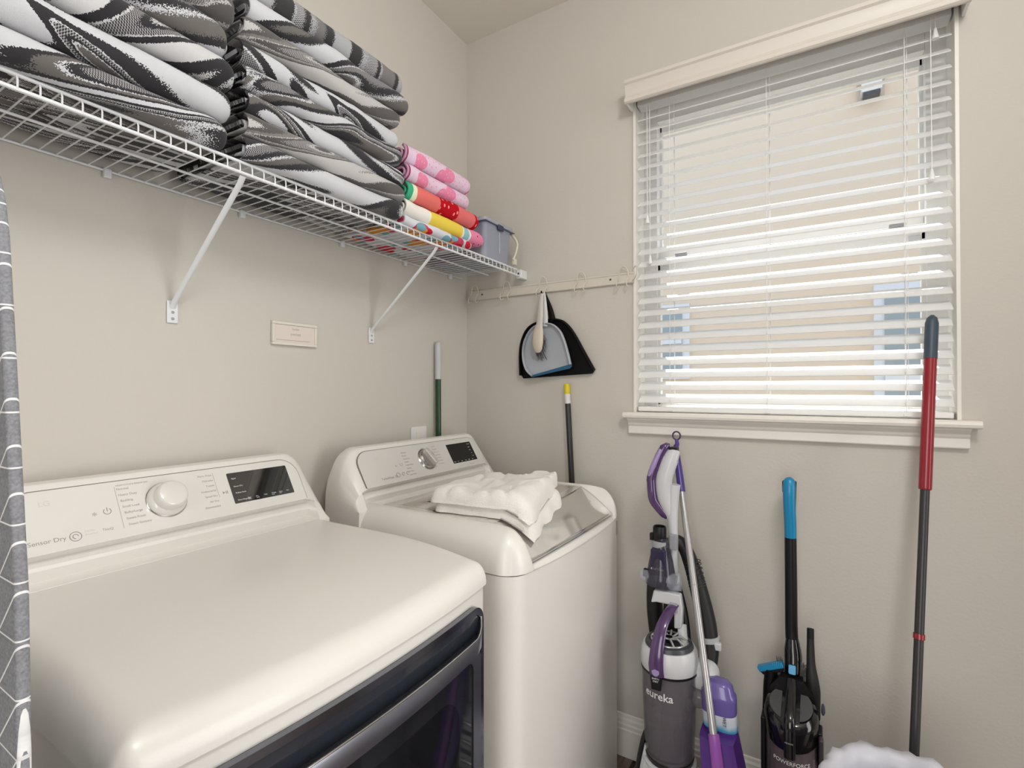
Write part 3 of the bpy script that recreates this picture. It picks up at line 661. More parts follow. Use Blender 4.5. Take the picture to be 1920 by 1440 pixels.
def towel(y0, y1, zc, hz, x0, x1, m, label, group, seed, turns=2.2, rr=.0, rl=.0, lean=0, tip=0, name='folded_beach_towel', sag=.004, e=.62, loose=0):
    """A towel rolled flat: a spiral sheet in the x-z section drawn out along y. rr/rl = how far the right/left end closes in."""
    rt = root(name, ((x0+x1)/2, (y0+y1)/2, zc-hz), label, 'towel', group)
    a = (x1-x0)/2; cx = (x0+x1)/2; nt = int(110*turns); ny = 34; vs, uv = [], []
    L = y1-y0
    for i in range(ny+1):
        t = .5-.5*math.cos(PI*i/ny); y = y0+L*t
        sR = (y1-y)/.026; sL = (y-y0)/.020; k = 1.
        if rr and sR < 1: k *= 1-rr*(1-math.sqrt(max(0, 1-(1-sR)**2)))
        if rl and sL < 1: k *= 1-rl*(1-math.sqrt(max(0, 1-(1-sL)**2)))
        arc = 0; prev = None
        for j in range(nt+1):
            rad = 1-.80*(j/nt)**.85
            X, Zz = stadium((.30-turns*j/nt) % 1., a-(1-rad)*hz*1.1-(1-k)*hz, hz*rad*k)
            nzv = .0050*fbm((X, y*1.0, Zz*1.2), 9, seed)+.0018*fbm((X, y, Zz), 26, seed+5)
            bul = .004*math.sin(PI*t)*(1 if X > 0 else 0)
            X2 = cx+X+nzv*1.3+bul; Z2 = zc+Zz+nzv*.45 - sag*math.sin(PI*t)*.4 + lean*(t-.5)
            Y2 = y+.004*fbm((X, Zz, 0), 14, seed+9)
            vs.append((X2, Y2, Z2))
            if prev is not None: arc += math.hypot(X-prev[0], Zz-prev[1])
            prev = (X, Zz); uv.append((y-y0, arc))
    N = nt+1; fs = [(i*N+j, i*N+j+1, (i+1)*N+j+1, (i+1)*N+j) for i in range(ny) for j in range(nt)]
    o = OB('towel_roll', vs, fs, m, rt, ang=180, uv=uv); s = o.modifiers.new('s', 'SOLIDIFY'); s.thickness = .0075; s.offset = -1
    if rr:   # close the folded end with a puffed cap
        for yy, sg in ((y1, 1),):
            cap(rt, yy, sg, cx, zc, a-rr*hz-.004, hz*(1-rr)-.0015, m, seed, lean*.5)
    return rt
def cap(rt, yy, sg, cx, zc, a, h, m, seed, dz_):
    vs, uv, fs = [], [], []; n = 60; K = 7
    for k in range(K+1):
        q = math.cos(PI/2*k/K)
        for j in range(n):
            X, Zz = stadium(j/n, a-h*(1-q), max(h*q, .0004))
            vs.append((cx+X, yy-.007*sg+sg*.016*math.sin(PI/2*k/K), zc+dz_+Zz)); uv.append((.4+Zz*.6, X))
    for k in range(K):
        for j in range(n): fs.append((k*n+j, k*n+(j+1) % n, (k+1)*n+(j+1) % n, (k+1)*n+j))
    fs.append(tuple(K*n+j for j in range(n)))
    OB('folded_end', vs, fs, m, rt, ang=180, uv=uv)

XF = .312
zb = ZS+.002
# second pile (middle)
Z = [zebra('towel_zebra_%d' % i, r, f, i*3.1+1, c, g, u) for i, (r, f, c, g, u) in enumerate([
    (R(24), 11, COLS, 1.0, 2.0), (R(-20), 10, COLS, .9, 2.4), (R(14), 13, COLS, .9, 2.2), (R(28), 8, COLS, .8, 1.8),
    (R(20), 9, COLS, .7, 1.6), (R(33), 10, ((205, 205, 206), (50, 49, 52), (96, 93, 93), CS), .9, 1.8), (R(-12), 11, COLS, 1, 2.2),
    (R(12), 15, ((190, 188, 186), (92, 89, 88), (128, 124, 120), CS), .8, 2.0)])]
ZT = zebra('towel_transverse', R(90), 13, 5.2, ((170, 171, 174), (60, 58, 60), (120, 118, 118), (196, 196, 198)), .12, .6)
G2 = 'black and white beach towels in the middle pile'
hs = [.025, .0262, .0242, .0268, .025, .0258, .027, .031]
zc = zb
M2 = [Z[4], Z[7], Z[6], Z[0], Z[1], Z[7], Z[3], ZT]
LB = ['striped grey towel at the bottom of the middle pile, resting on the wire', 'grey-brown patterned towel, second from the bottom of the middle pile', 'white towel with black leaf streaks, third from the bottom of the middle pile', 'zebra patterned towel, fourth from the bottom of the middle pile', 'black and white towel, fourth from the top of the middle pile', 'muted grey towel third from the top of the middle pile', 'white and black diagonal towel just under the top one of the middle pile', 'cross-striped black and grey towel on top of the middle pile']
for i, h in enumerate(hs):
    zc2 = zc+h; dy = [.0, .006, .01, -.004, -.008, -.012, .012, .006][i]
    towel(-1.150+dy*.5, -.706+dy*1.2, zc2-.001*i, h, .03, XF+[.0, .004, -.004, .004, -.004, .0, .006, -.004][i], M2[i], LB[i], G2, 20+i, rr=.42, rl=.3 if i > 4 else .12, lean=[0, 0, .002, .002, .002, .004, .006, .012][i], turns=1.7)
    zc += 2*h-.002
# first pile (left), reaches past the frame
G1 = 'black and white beach towels in the left pile'
zc = zb; hs = [.028, .032, .034, .033, .035, .034]
M1 = [Z[2], Z[1], Z[5], Z[3], Z[7], Z[0]]
LA = ['white towel with thin black streaks at the bottom of the left pile', 'dark and white diagonal towel second from the bottom of the left pile', 'black and white wide-leaf towel third from the bottom of the left pile', 'dark towel with slanting white streaks, fourth from the bottom of the left pile', 'taupe grey streaked towel near the top of the left pile', 'topmost towel of the left pile, partly out of the photo']
for i, h in enumerate(hs):
    zc2 = zc+h
    towel(-1.68, -1.186+[.0, .006, .010, .0, .012, .004][i], zc2-.001*i, h, .03, XF+[.0, .006, .010, .004, .008, 0][i], M1[i], LA[i], G1, 40+i, rr=.38, rl=.2, lean=[0, -.002, -.004, -.006, -.004, 0][i], turns=1.7)
    zc += 2*h-.002
# third pile: bright towels
G3 = 'bright children\'s beach towels beside the bin'
pinkm = banded('towel_pink', [(0, (196, 150, 176)), (.018, (150, 70, 100)), (.03, (222, 196, 216)), (.06, (226, 200, 219))], [(11., .28, (232, 138, 170), (1., 1., 1.), (.09, 2)), (60., .16, (236, 160, 186), (1., 1., 1.), (.09, 2))])
melon = banded('towel_melon', [(0, (70, 168, 130)), (.045, (226, 228, 196)), (.075, (226, 116, 110)), (.27, (226, 116, 110)), (.275, (186, 20, 34)), (.45, (228, 116, 116)), (.63, (188, 22, 36))], [(48., .17, (240, 150, 140), (1., .7, 1.), (.28, .45)), (48., .17, (240, 150, 140), (1., .7, 1.), (.64, 1))])
lemon = banded('towel_lemon', [(0, (236, 232, 224)), (.20, (238, 238, 226)), (.215, (236, 208, 84)), (.53, (240, 240, 232)), (.545, (150, 196, 200)), (.60, (240, 238, 238)), (.615, (236, 140, 172)), (.83, (236, 226, 228))], [(46., .10, (60, 20, 30), (1., .6, 1.), (.65, .8))])
floral = banded('towel_floral', [(0, (214, 216, 222)), (.5, (206, 204, 210)), (.62, (190, 178, 184))], [(9., .30, (196, 70, 98), (1, 1, 1), (0, .55)), (8., .27, (222, 152, 62), (1.1, .9, 1), (.0, .45)), (12., .18, (120, 168, 180), (.8, 1.2, 1), (0, .6)), (10., .16, (200, 40, 60), (.7, 1.1, 1), (.2, .62))])
zc = zb
for i, (y0, y1, h, mm, x1, lb) in enumerate([
    (-.690, -.372, .014, floral, .300, 'thin floral printed towel lying flat on the wire under the lemon striped one'),
    (-.690, -.300, .024, lemon, .302, 'white, yellow and pink banded towel low in the bright pile'),
    (-.682, -.340, .029, melon, .306, 'coral and red watermelon towel in the middle of the bright pile'),
    (-.680, -.384, .027, pinkm, .300, 'pink flowered towel second from the top of the bright pile'),
    (-.686, -.376, .031, pinkm, .300, 'pink flowered towel on top of the bright pile')]):
    zc2 = zc+h
    towel(y0, y1, zc2-.0005, h, .03, x1, mm, lb, G3, 60+i, rr=.36, rl=.0, turns=2.0, lean=[0, 0, 0, .0, .004][i], name='rolled_beach_towel')
    zc += 2*h-.003
# clear bin
bn = root('storage_bin', (.17, -.20, ZS), 'clear plastic storage bin with latching lid at the corner end of the shelf', 'storage bin')
def taper(name, x0, x1, y0, y1, z0, z1, ins, th, m, parent):
    o = lambda k, z, e: [Vector((x, y, z)) for x, y in [(p[0], p[1]) for p in rrect(x1-x0-2*k-2*e, y1-y0-2*k-2*e, .018, 5, x0+k+e, y0+k+e)]]
    r = [o(ins, z0, 0), o(0, z1, 0), o(0, z1, th), o(ins, z0+th, th)]
    return loft(name, r, m, parent, ang=40)
taper('bin_body', .04, .290, -.286, -.108, ZS+.002, ZS+.128, .008, .002, BINP, bn)
b = taper('bin_lid', .034, .296, -.292, -.102, ZS+.126, ZS+.140, -.001, .004, BINP, bn)
boxes('bin_seal', [(.034, .298, -.294, -.100, ZS+.125, ZS+.128)], mat('seal_blue', (104, 108, 128), .4), bn, .001)
box('bin_latch', .292, .300, -.215, -.180, ZS+.112, ZS+.132, mat('latch_navy', (52, 56, 84), .35), bn, .003)
box('bin_rib', .288, .291, -.196, -.192, ZS+.03, ZS+.11, CLEARP, bn, .001)
tube('bin_handle', [(.29, -.100, ZS+.03), (.30, -.094, ZS+.06), (.30, -.092, ZS+.10), (.25, -.096, ZS+.150), (.18, -.10, ZS+.156), (.12, -.102, ZS+.148)], .0045, mat('cream_plastic', (214, 208, 192), .5), bn, 8, 4)
box('handle_hinge', .284, .298, -.100, -.084, ZS+.010, ZS+.034, MATS['cream_plastic'], bn, .003)
co = root('bin_contents', (.16, -.2, ZS+.004), 'muted green and lilac packets lying inside the clear bin', 'packet')
blob('packet', .17, -.245, ZS+.033, .09, .028, .026, 0, mat('packet_green', (176, 178, 110), .5), co, 5, n=20); blob('packet', .17, -.165, ZS+.036, .10, .040, .030, 0, mat('packet_lilac', (188, 176, 192), .5), co, 6, n=20); blob('packet', .17, -.20, ZS+.085, .10, .07, .024, 0, mat('packet_grey', (140, 140, 148), .5), co, 9, n=20)

# ---------------------------------------------------------------- sign on the wall
sg = root('wall_sign', (.004, -.825, 1.432), 'small off-white framed plaque with faint lettering on the left wall', 'sign')
SM = mat('sign_cream', (222, 212, 202), .4)
boxes('sign_frame', [(.001, .010, -.896, -.753, 1.457, 1.465), (.001, .010, -.896, -.753, 1.400, 1.408), (.001, .010, -.896, -.888, 1.408, 1.457), (.001, .010, -.761, -.753, 1.408, 1.457)], mat('sign_edge', (222, 218, 206), .35), sg, .0015)
box('sign_face', .001, .006, -.888, -.761, 1.408, 1.457, SM, sg, 0)
text('lettering', 'home', (.0063, -.822, 1.444), (0, 1, 0), (0, 0, 1), .010, mat('sign_print', (190, 178, 176), .6), sg, align='CENTER')
text('lettering', 'sweet', (.0063, -.822, 1.428), (0, 1, 0), (0, 0, 1), .014, MATS['sign_print'], sg, align='CENTER')
boxes('sign_rule', [(.0058, .0064, -.882, -.775, 1.4135, 1.4155)], MATS['sign_print'], sg)
# outlet plate behind the washer
ot = root('outlet_plate', (.003, -.30, 1.09), 'white outlet plate low on the left wall behind the washing machine', 'outlet')
box('plate', .001, .007, -.345, -.262, 1.02, 1.138, VINYL, ot, .002); boxes('socket', [(.007, .0085, -.32, -.288, 1.09, 1.12), (.007, .0085, -.32, -.288, 1.04, 1.07)], TRIM, ot, .001)

# ---------------------------------------------------------------- broom sticks behind the washer
gb = root('green_broom_pole', (.03, -.215, 0), 'green and white pole standing behind the washing machine', 'broom')
P0, P1 = Vector((.040, -.222, .0)), Vector((.017, -.209, 1.461)); at = lambda a, b, t: a+(b-a)*t
tube('pole', [at(P0, P1, 0), at(P0, P1, .905)], .0108, mat('pole_green', (12, 60, 32), .3, coat=.3), gb, 16)
tube('grip', [at(P0, P1, .90), at(P0, P1, .985), at(P0, P1, .995), P1], [.0125, .0125, .011, .004], mat('grip_grey', (196, 198, 200), .35), gb, 16)
bb = root('black_broom_pole', (.56, -.062, 0), 'black pole with yellow and white tip standing beside the washing machine', 'broom')
P0, P1 = Vector((.570, -.070, 0)), Vector((.475, -.022, 1.296))
tube('pole', [P0, at(P0, P1, .945)], .0105, mat('pole_black', (17, 16, 18), .3, coat=.3), bb, 16)
tube('white_collar', [at(P0, P1, .944), at(P0, P1, .972)], .0112, mat('collar_white', (216, 216, 214), .4), bb, 16)
tube('yellow_tip', [at(P0, P1, .971), at(P0, P1, .997), P1], [.0118, .0118, .009], mat('tip_yellow', (214, 196, 42), .4), bb, 16)

# ---------------------------------------------------------------- wire hook rack on the window wall
hr = root('hook_rack', (.37, -.005, 1.665), 'white wall rack with wire hooks between the corner and the window', 'hook rack')
WR = mat('rack_white', (214, 208, 195), .4)
box('rack_rail', .020, .728, -.009, -.001, 1.646, 1.686, WR, hr, .003)
boxes('rack_groove', [(.022, .726, -.0112, -.009, 1.679, 1.684), (.022, .726, -.0112, -.009, 1.648, 1.653)], WR, hr, .001)
for x in (.085, .640): lathe('screw', [(.001, 0), (.004, 0), (.003, .002), (.001, .0024)], (x, -.009, 1.667), MATS['dark_screw'], hr, 10, (0, -1, 0))
def hook(x, tilt=0):
    pts = [(x-.016, -.014, 1.640), (x-.018, -.028, 1.632), (x-.018, -.036, 1.640), (x-.018, -.030, 1.655), (x-.017, -.014, 1.668), (x-.015, -.014, 1.690), (x-.008, -.016, 1.702), (x, -.017, 1.706), (x+.008, -.016, 1.702), (x+.015, -.014, 1.690), (x+.017, -.014, 1.668), (x+.018, -.030, 1.655), (x+.018, -.036, 1.640), (x+.018, -.028, 1.632), (x+.016, -.014, 1.640)]
    tube('wire_hook', pts, .0019, WR, hr, 8, 3)
for x in (.052, .208, .372, .53, .690): hook(x)
tube('end_loop', [(.722, -.012, 1.690), (.738, -.030, 1.700), (.748, -.045, 1.685), (.745, -.045, 1.665), (.733, -.030, 1.655), (.722, -.012, 1.655)], .0018, WR, hr, 8, 4)

# ---------------------------------------------------------------- dustpans and brush
def pan(name, pts, y, d, rim, m, parent, rimm=None):
    """shallow scoop seen face-on: flat back plus raised rim along the curved sides"""
    o = prism(name, pts, (0, y, 0), (1, 0, 0), (0, 0, 1), d, m, parent, .0015)
    return o
bk = root('black_dustpan', (.42, -.02, 1.48), 'large black dustpan hanging from the rack behind the grey one', 'dustpan')
bp = [(.286, 1.318), (.278, 1.330), (.276, 1.40), (.281, 1.45), (.296, 1.49), (.318, 1.516), (.350, 1.530), (.385, 1.536), (.42, 1.538), (.452, 1.531), (.475, 1.516), (.497, 1.490), (.522, 1.450), (.548, 1.404), (.583, 1.345), (.574, 1.333)]
BLK = mat('dustpan_black', (5, 4, 5), .6, spec=.2)
prism('pan', bp, (0, -.012, 0), (1, 0, 0), (0, 0, 1), .006, BLK, bk, .002)
rim = [Vector((x, -.022, z)) for x, z in bp[1:-1]]
tube('pan_rim', rim, .0055, BLK, bk, 8, 3, flat=1.8, ref=(1, 0, 0))
tube('handle', [(.415, -.018, 1.530), (.404, -.018, 1.58), (.388, -.024, 1.625), (.384, -.026, 1.645)], [.015, .011, .009, .006], BLK, bk, 12, 4, flat=.6, ref=(1, 0, 0))
gp = root('grey_dustpan', (.40, -.04, 1.47), 'pale grey dustpan with a blue lip hanging in front of the black one', 'dustpan')
GPL = mat('dustpan_grey', (172, 176, 184), .4)
g_ = [(.342, 1.328), (.322, 1.345), (.308, 1.375), (.303, 1.415), (.309, 1.455), (.325, 1.487), (.345, 1.508), (.372, 1.520), (.402, 1.522), (.432, 1.514), (.458, 1.492), (.474, 1.462), (.488, 1.42), (.502, 1.366)]
prism('pan', g_, (0, -.036, 0), (1, 0, 0), (0, 0, 1), .004, GPL, gp, .0015)
tube('pan_rim', [Vector((x, -.047, z)) for x, z in g_], .004, GPL, gp, 8, 3, flat=2.2, ref=(1, 0, 0))
prism('blue_lip', [(.338, 1.322), (.345, 1.331), (.503, 1.369), (.506, 1.360), (.498, 1.352)], (0, -.041, 0), (1, 0, 0), (0, 0, 1), .003, mat('lip_blue', (34, 92, 128), .4), gp, .001)
tube('handle', [(.394, -.044, 1.512), (.396, -.046, 1.56), (.393, -.044, 1.60), (.388, -.040, 1.640)], [.015, .012, .010, .007], mat('dustpan_light', (206, 206, 206), .35), gp, 12, 4, flat=.5, ref=(1, 0, 0))
br = root('hand_brush', (.39, -.075, 1.5), 'cream hand brush with dark bristles clipped in front of the grey dustpan', 'brush')
CR = mat('brush_cream', (205, 196, 178), .4)
tube('handle', [(.396, -.066, 1.632), (.391, -.066, 1.61), (.389, -.068, 1.56), (.386, -.07, 1.51)], [.0065, .009, .0125, .014], mat('brush_handle', (196, 193, 186), .35), br, 14, 4, flat=.6, ref=(1, 0, 0))
tube('brush_head', [(.386, -.072, 1.515), (.384, -.075, 1.485), (.383, -.077, 1.45), (.383, -.075, 1.425), (.384, -.073, 1.412)], [.014, .0215, .0225, .017, .007], CR, br, 16, 4, flat=.45, ref=(1, 0, 0))
rnd = random.Random(4); L = []
for i in range(150):
    x = rnd.uniform(-.017, .017); z = rnd.uniform(1.41, 1.49); 
    L.append(([(.384+x, -.068, z), (.386+x*1.25+rnd.uniform(-.002, .002), -.050, z-.020-rnd.uniform(.0, .012))], .0006))
tag(tubes('bristles', L, mat('bristle_grey', (84, 82, 80), .6), br, 4), kind='stuff')
tube('hang_tip', [(.384, -.05, 1.634), (.384, -.05, 1.646)], [.005, .002], BLK, br, 8)

# ---------------------------------------------------------------- ironing board
ib = root('ironing_board', (.61, -1.59, 0), 'upright ironing board with grey cover and white line pattern beside the dryer', 'ironing board')
im = NT('board_cover'); tc = im.n('TexCoord'); sp = im.n('SeparateXYZ', {0: (tc, 3)})
def line(expr, per, wdt):
    f = im.math('FRACT', im.math('DIVIDE', expr, per)); d = im.math('ABSOLUTE', im.math('SUBTRACT', f, .5)); return im.math('LESS_THAN', d, wdt/per/2)
s_ = .0415
xx = im.math('SUBTRACT', (sp, 0), .745-s_/2); zz = im.math('ADD', (sp, 2), 0.004)
l1 = line(zz, s_, .0013); l2 = im.math('MULTIPLY', line(xx, s_*1.0, .0020), im.math('LESS_THAN', (sp, 2), 1.17)); l3 = line(im.math('SUBTRACT', zz, im.math('ADD', xx, s_/2)), s_, .0022)
l4 = line(im.math('ADD', zz, im.math('MULTIPLY', xx, .9)), s_*3, .0016)
lm = im.math('MAXIMUM', l1, im.math('MAXIMUM', l2, l3))
fnz = im.n('TexNoise', {'Vector': (tc, 3), 'Scale': 500., 'Detail': 2.}); bnz = im.n('TexNoise', {'Vector': im.n('Mapping', {'Vector': (tc, 3), 'Scale': (.6, 1., 3.), 'Rotation': (0, .25, 0)}), 'Scale': 14., 'Detail': 3.})
gry = im.ramp((fnz, 0), [(.3, (118, 119, 123)), (.7, (142, 143, 148))])
mx = im.mix(lm, (gry, 0), lin((226, 226, 226))); im.t.links.new(mx.outputs[2], im.b.inputs['Base Color']); im.b.inputs['Roughness'].default_value = .9; im.bump((bnz, 0), .9, .006)
rp = [(.13, .184), (.60, .192), (.90, .191), (1.01, .188), (1.13, .180), (1.228, .163), (1.335, .144), (1.40, .132), (1.43, .122), (1.455, .108), (1.475, .082), (1.490, .040)]
pts = [(.60+w_, z) for z, w_ in rp]+[(.60-w_, z) for z, w_ in reversed(rp)]
pts = [(x, z) for x, z in pts]
prism('padded_cover', pts, (0, -1.5965, 0), (1, 0, 0), (0, 0, 1), .0085, im.m, ib, .0035, 4)
tubes('leg_frame', [([(.40, -1.562, .012), (.40, -1.562, 1.05), (.55, -1.562, 1.05), (.55, -1.562, .012)], .009), ([(.36, -1.562, .03), (.58, -1.562, .03)], .011), ([(.36, -1.562, .011), (.36, -1.562, .03)], .011), ([(.58, -1.562, .011), (.58, -1.562, .03)], .011)], WIRE, ib, 10)
boxes('leg_hinge', [(.42, .54, -1.592, -1.568, .55, .58), (.42, .54, -1.592, -1.568, 1.0, 1.03)], GREYP, ib, .002)

# ---------------------------------------------------------------- red extending pole
rm = root('red_mop_pole', (1.50, -.2, 0), 'long red and dark grey extending pole leaning on the window sill', 'pole')
P0, P1 = Vector((1.430, -.335, 0)), Vector((1.527, -.038, 1.470)); q = lambda t: at(P0, P1, t)
tube('lower_pole', [q(0.02), q(.71)], .0098, mat('pole_charcoal', (58, 56, 58), .35, .2), rm, 16)
tube('grip_sleeve', [q(.70), q(.702), q(.925)], [.0125, .0138, .0138], mat('pole_red', (146, 20, 36), .3, coat=.4), rm, 18)
tube('cap', [q(.922), q(.985), q(.995), q(1.0)], [.0145, .0145, .011, .004], mat('cap_slate', (58, 72, 86), .45), rm, 18)
tube('red_ring', [q(.466), q(.474)], .0118, MATS['pole_red'], rm, 16)
tube('thread', [q(0), q(.02)], .008, BLACK, rm, 12)
# ---------------------------------------------------------------- waste bin with liner
wb = root('waste_bin', (1.40, -.52, 0), 'waste bin lined with a crumpled white plastic bag at the foot of the red pole', 'waste bin')
lathe('bin', [(.001, .002), (.095, .002), (.10, .006), (.132, .487), (.135, .492), (.138, .487), (.130, .472), (.098, .012), (.001, .010)], (1.425, -.50, 0), mat('bin_grey', (150, 150, 152), .5), wb, 40)
def liner():
    n = 72; prof = [(z0_[0]+.003, z0_[1]+.034) for z0_ in [(.085, .25), (.110, .35), (.124, .44), (.130, .463), (.136, .466), (.141, .458), (.144, .43), (.142, .40), (.147, .37), (.143, .34)]]
    rings = []
    for r, z in prof:
        g = []
        for j in range(n):
            a = 2*PI*j/n; d = fbm((math.cos(a)*1.2, math.sin(a)*1.2, z*4), 3.2, 3); d2 = fbm((math.cos(a)*3, math.sin(a)*3, z*9), 2.6, 6)
            rr = r+(.010*abs(d)+.008*d2+.003 if r > .134 else -.006-.010*abs(d)+.003*d2); g.append(Vector((1.425+rr*math.cos(a), -.50+rr*math.sin(a), z+.008*d+.004*d2)))
        rings.append(g)
    o = loft('bag_liner', rings, clear('bag_plastic', (214, 214, 224), .86, .35), wb, caps=False, ang=180); return o
liner()

# ---------------------------------------------------------------- upright vacuum (purple)
va = root('purple_upright_vacuum', (.93, -.27, 0), 'white and purple upright vacuum with clear dust cup leaning under the window', 'vacuum cleaner')
CX, CY = .908, -.265
# floor head
hd = [(-.150, -.115), (-.158, -.06), (-.150, .0), (-.10, .035), (.10, .035), (.150, .0), (.158, -.06), (.150, -.115)]
prism('floor_head', [(CX+.02+x*.85, CY-.03+y) for x, y in hd], (0, 0, .018), (1, 0, 0), (0, 1, 0), .050, mat('head_grey', (150, 152, 150), .3), va, .015, 4)
hp_ = [(-.205, .02), (-.205, .195), (-.275, .232), (-.300, .238), (-.335, .215), (-.400, .075), (-.400, .03)]
loft('head_hood', [[Vector((CX+x, y, z)) for y, z in hp_] for x in (-.060, .110)], mat('hood_silver', (178, 180, 178), .25, .2), va, ang=30, bevel=0)
for k in range(6):
    t_ = .06+.16*k; y_ = -.335-.065*t_; z_ = .215-.14*t_
    tube('head_rib', [(CX-.050, y_-.004, z_), (CX+.100, y_-.004, z_)], .0055, SILVER if k % 2 == 0 else BLACK, va, 10)
for s in (-1, 1):
    lathe('wheel', [(.001, -.014), (.055, -.014), (.068, -.009), (.070, 0), (.068, .009), (.055, .014), (.001, .014)], (CX+s*.105-.0, CY+.06, .0705), BLACK, va, 32, (1, 0, 0))
    lathe('wheel_trim', [(.048, .0), (.052, .002), (.048, .004)], (CX+s*.105-.018, CY+.06, .0705), GREYP, va, 32, (1, 0, 0))
tube('left_yoke', [(CX-.078, CY-.02, .08), (CX-.086, CY-.01, .17), (CX-.072, CY+.0, .262), (CX-.060, CY+.0, .30)], [.012, .014, .014, .008], BLACKG, va, 12, 4, flat=.7, ref=(0, 1, 0))
tube('yoke_trim', [(CX-.066, CY-.035, .085), (CX-.072, CY-.028, .17), (CX-.058, CY-.02, .262)], [.006, .008, .007], WHITEP, va, 10, 4)
loft('cup_cradle', [[Vector((CX+r*math.cos(2*PI*j/28), CY+.0+r*math.sin(2*PI*j/28), z)) for j in range(28)] for z, r in ((.09, .045), (.15, .060), (.215, .070), (.236, .073), (.240, .060))], WHITEP, va)
# dust cup
cup = lathe('dust_cup', [(.060, .242), (.066, .255), (.069, .30), (.0735, .42), (.0745, .500), (.0715, .500), (.0705, .42), (.066, .30), (.060, .262)], (CX, CY, 0), SMOKE, va, 44)
lathe('cup_base', [(.001, .232), (.058, .232), (.064, .238), (.067, .252), (.062, .257), (.001, .257)], (CX, CY, 0), BLACK, cup, 36)
lathe('inner_cone', [(.001, .29), (.020, .29), (.030, .345), (.040, .385), (.040, .470), (.046, .495), (.001, .497)], (CX, CY, 0), mat('cone_grey', (104, 100, 102), .5), cup, 32)
lathe('inner_shroud', [(.048, .355), (.055, .35), (.058, .37), (.050, .380), (.048, .355)], (CX, CY, 0), mat('shroud_grey', (92, 88, 92), .4), cup, 32)
box('dust_pocket', CX-.05, CX-.015, CY-.045, CY-.02, .262, .325, BLACK, cup, .006); box('dust_pocket', CX+.018, CX+.05, CY-.04, CY-.01, .262, .335, BLACK, cup, .006)
lathe('cup_collar', [(.0755, .494), (.078, .500), (.0785, .520), (.076, .545), (.070, .556), (.066, .556), (.066, .50)], (CX, CY, 0), WHITEP, cup, 44)
lathe('collar_gasket', [(.0745, .491), (.0775, .491), (.0775, .497), (.0745, .497)], (CX, CY, 0), BLACK, cup, 44)
lathe('cup_lid', [(.001, .545), (.0665, .545), (.0665, .557), (.062, .566), (.054, .568), (.052, .555), (.001, .552)], (CX, CY, 0), DGREY, cup, 44)
L = []
for k in range(9):
    a = 2*PI*k/9; L.append(([(CX+.010*math.cos(a), CY+.010*math.sin(a), .572), (CX+.030*math.cos(a+.2), CY+.030*math.sin(a+.2), .580), (CX+.048*math.cos(a+.35), CY+.048*math.sin(a+.35), .568)], .0030))
L += [([(CX+r*math.cos(2*PI*j/28), CY+r*math.sin(2*PI*j/28), z) for j in range(29)], .0028) for r, z in ((.049, .568), (.011, .573))]
tubes('cyclone_cage', L, mat('cage_silver', (196, 198, 198), .2, .5), cup, 7)
lathe('cage_hole', [(.001, .560), (.009, .560), (.009, .576), (.001, .575)], (CX, CY, 0), BLACK, cup, 20)
hp = [(CX-.012, CY-.082, .500), (CX-.014, CY-.086, .530), (CX-.012, CY-.075, .580), (CX-.006, CY-.050, .625), (CX+.004, CY-.010, .652), (CX+.010, CY+.022, .660)]
tube('carry_handle', hp, [.0195, .020, .0175, .0155, .0145, .013], PURP, cup, 14, 5, flat=.38, ref=(1, 0, 0))
lathe('handle_button', [(.001, 0), (.0085, 0), (.0075, .003), (.001, .0034)], (CX-.0135, CY-.0915, .514), PURPL, cup, 20, (-.05, -1, .1))
lathe('button_ring', [(.0085, 0), (.010, 0), (.010, .002), (.0085, .002)], (CX-.0135, CY-.091, .514), GREYP, cup, 24, (-.05, -1, .1))
prism('cup_latch', [(-.016, 0), (.016, 0), (.014, -.04), (-.012, -.04)], (CX-.014, CY-.081, .503), (1, 0, 0), (0, 0, 1), .008, BLACK, cup, .003)
text('latch_lettering', 'EMPTY\nDIRT', (CX-.014, CY-.0892, .492), (1, 0, 0), (0, 0, 1), .0068, PRINTW, cup, align='CENTER')
t = text('cup_lettering', 'eureka', (0, 0, 0), (1, 0, 0), (0, 1, 0), .0295, PRINTW, cup, align='CENTER', bold=.012)
bend_text(t, lambda v: Vector((CX+(.0752+v.z)*math.sin((v.x-.012)/.0745), CY-(.0752+v.z)*math.cos((v.x-.012)/.0745), .432+v.y)))
# spine and motor
tube('spine', [(CX+.0, CY+.065, .24), (CX+.0, CY+.075, .45), (CX+.0, CY+.078, .60), (CX-.010, CY+.08, .70)], [.05, .05, .038, .022], BLACK, va, 16, 4, flat=.55, ref=(1, 0, 0))
prism('spine_yoke', [(-.036, 0), (.040, 0), (.046, -.04), (.044, -.095), (.022, -.10), (.022, -.035), (-.028, -.035), (-.045, -.04)], (CX-.014, CY+.045, .690), (1, 0, 0), (0, 0, 1), .024, WHITEP, va, .005, 3)
tube('yoke_arm', [(CX+.026, CY+.04, .60), (CX+.036, CY+.02, .56), (CX+.06, CY+.01, .525), (CX+.075, CY+.01, .50)], .013, WHITEP, va, 12, 4)
box('handle_socket', CX-.004, CX+.020, CY+.010, CY+.030, .640, .665, GREYP, va, .004)
blob('motor_housing', CX+.088, CY+.03, .478, .040, .042, .040, 0, WHITEP, va, 7, n=24, amp=.0, e=.7)
blob('motor_cover', CX+.070, CY+.02, .43, .038, .045, .030, 0, SMOKE, va, 7, n=20, amp=.0, e=.6)
lathe('lamp_lens', [(.001, 0), (.020, 0), (.018, .008), (.001, .010)], (CX+.125, CY+.02, .462), GREYP, va, 20, (1, -.2, 0))
UX = CX+.013
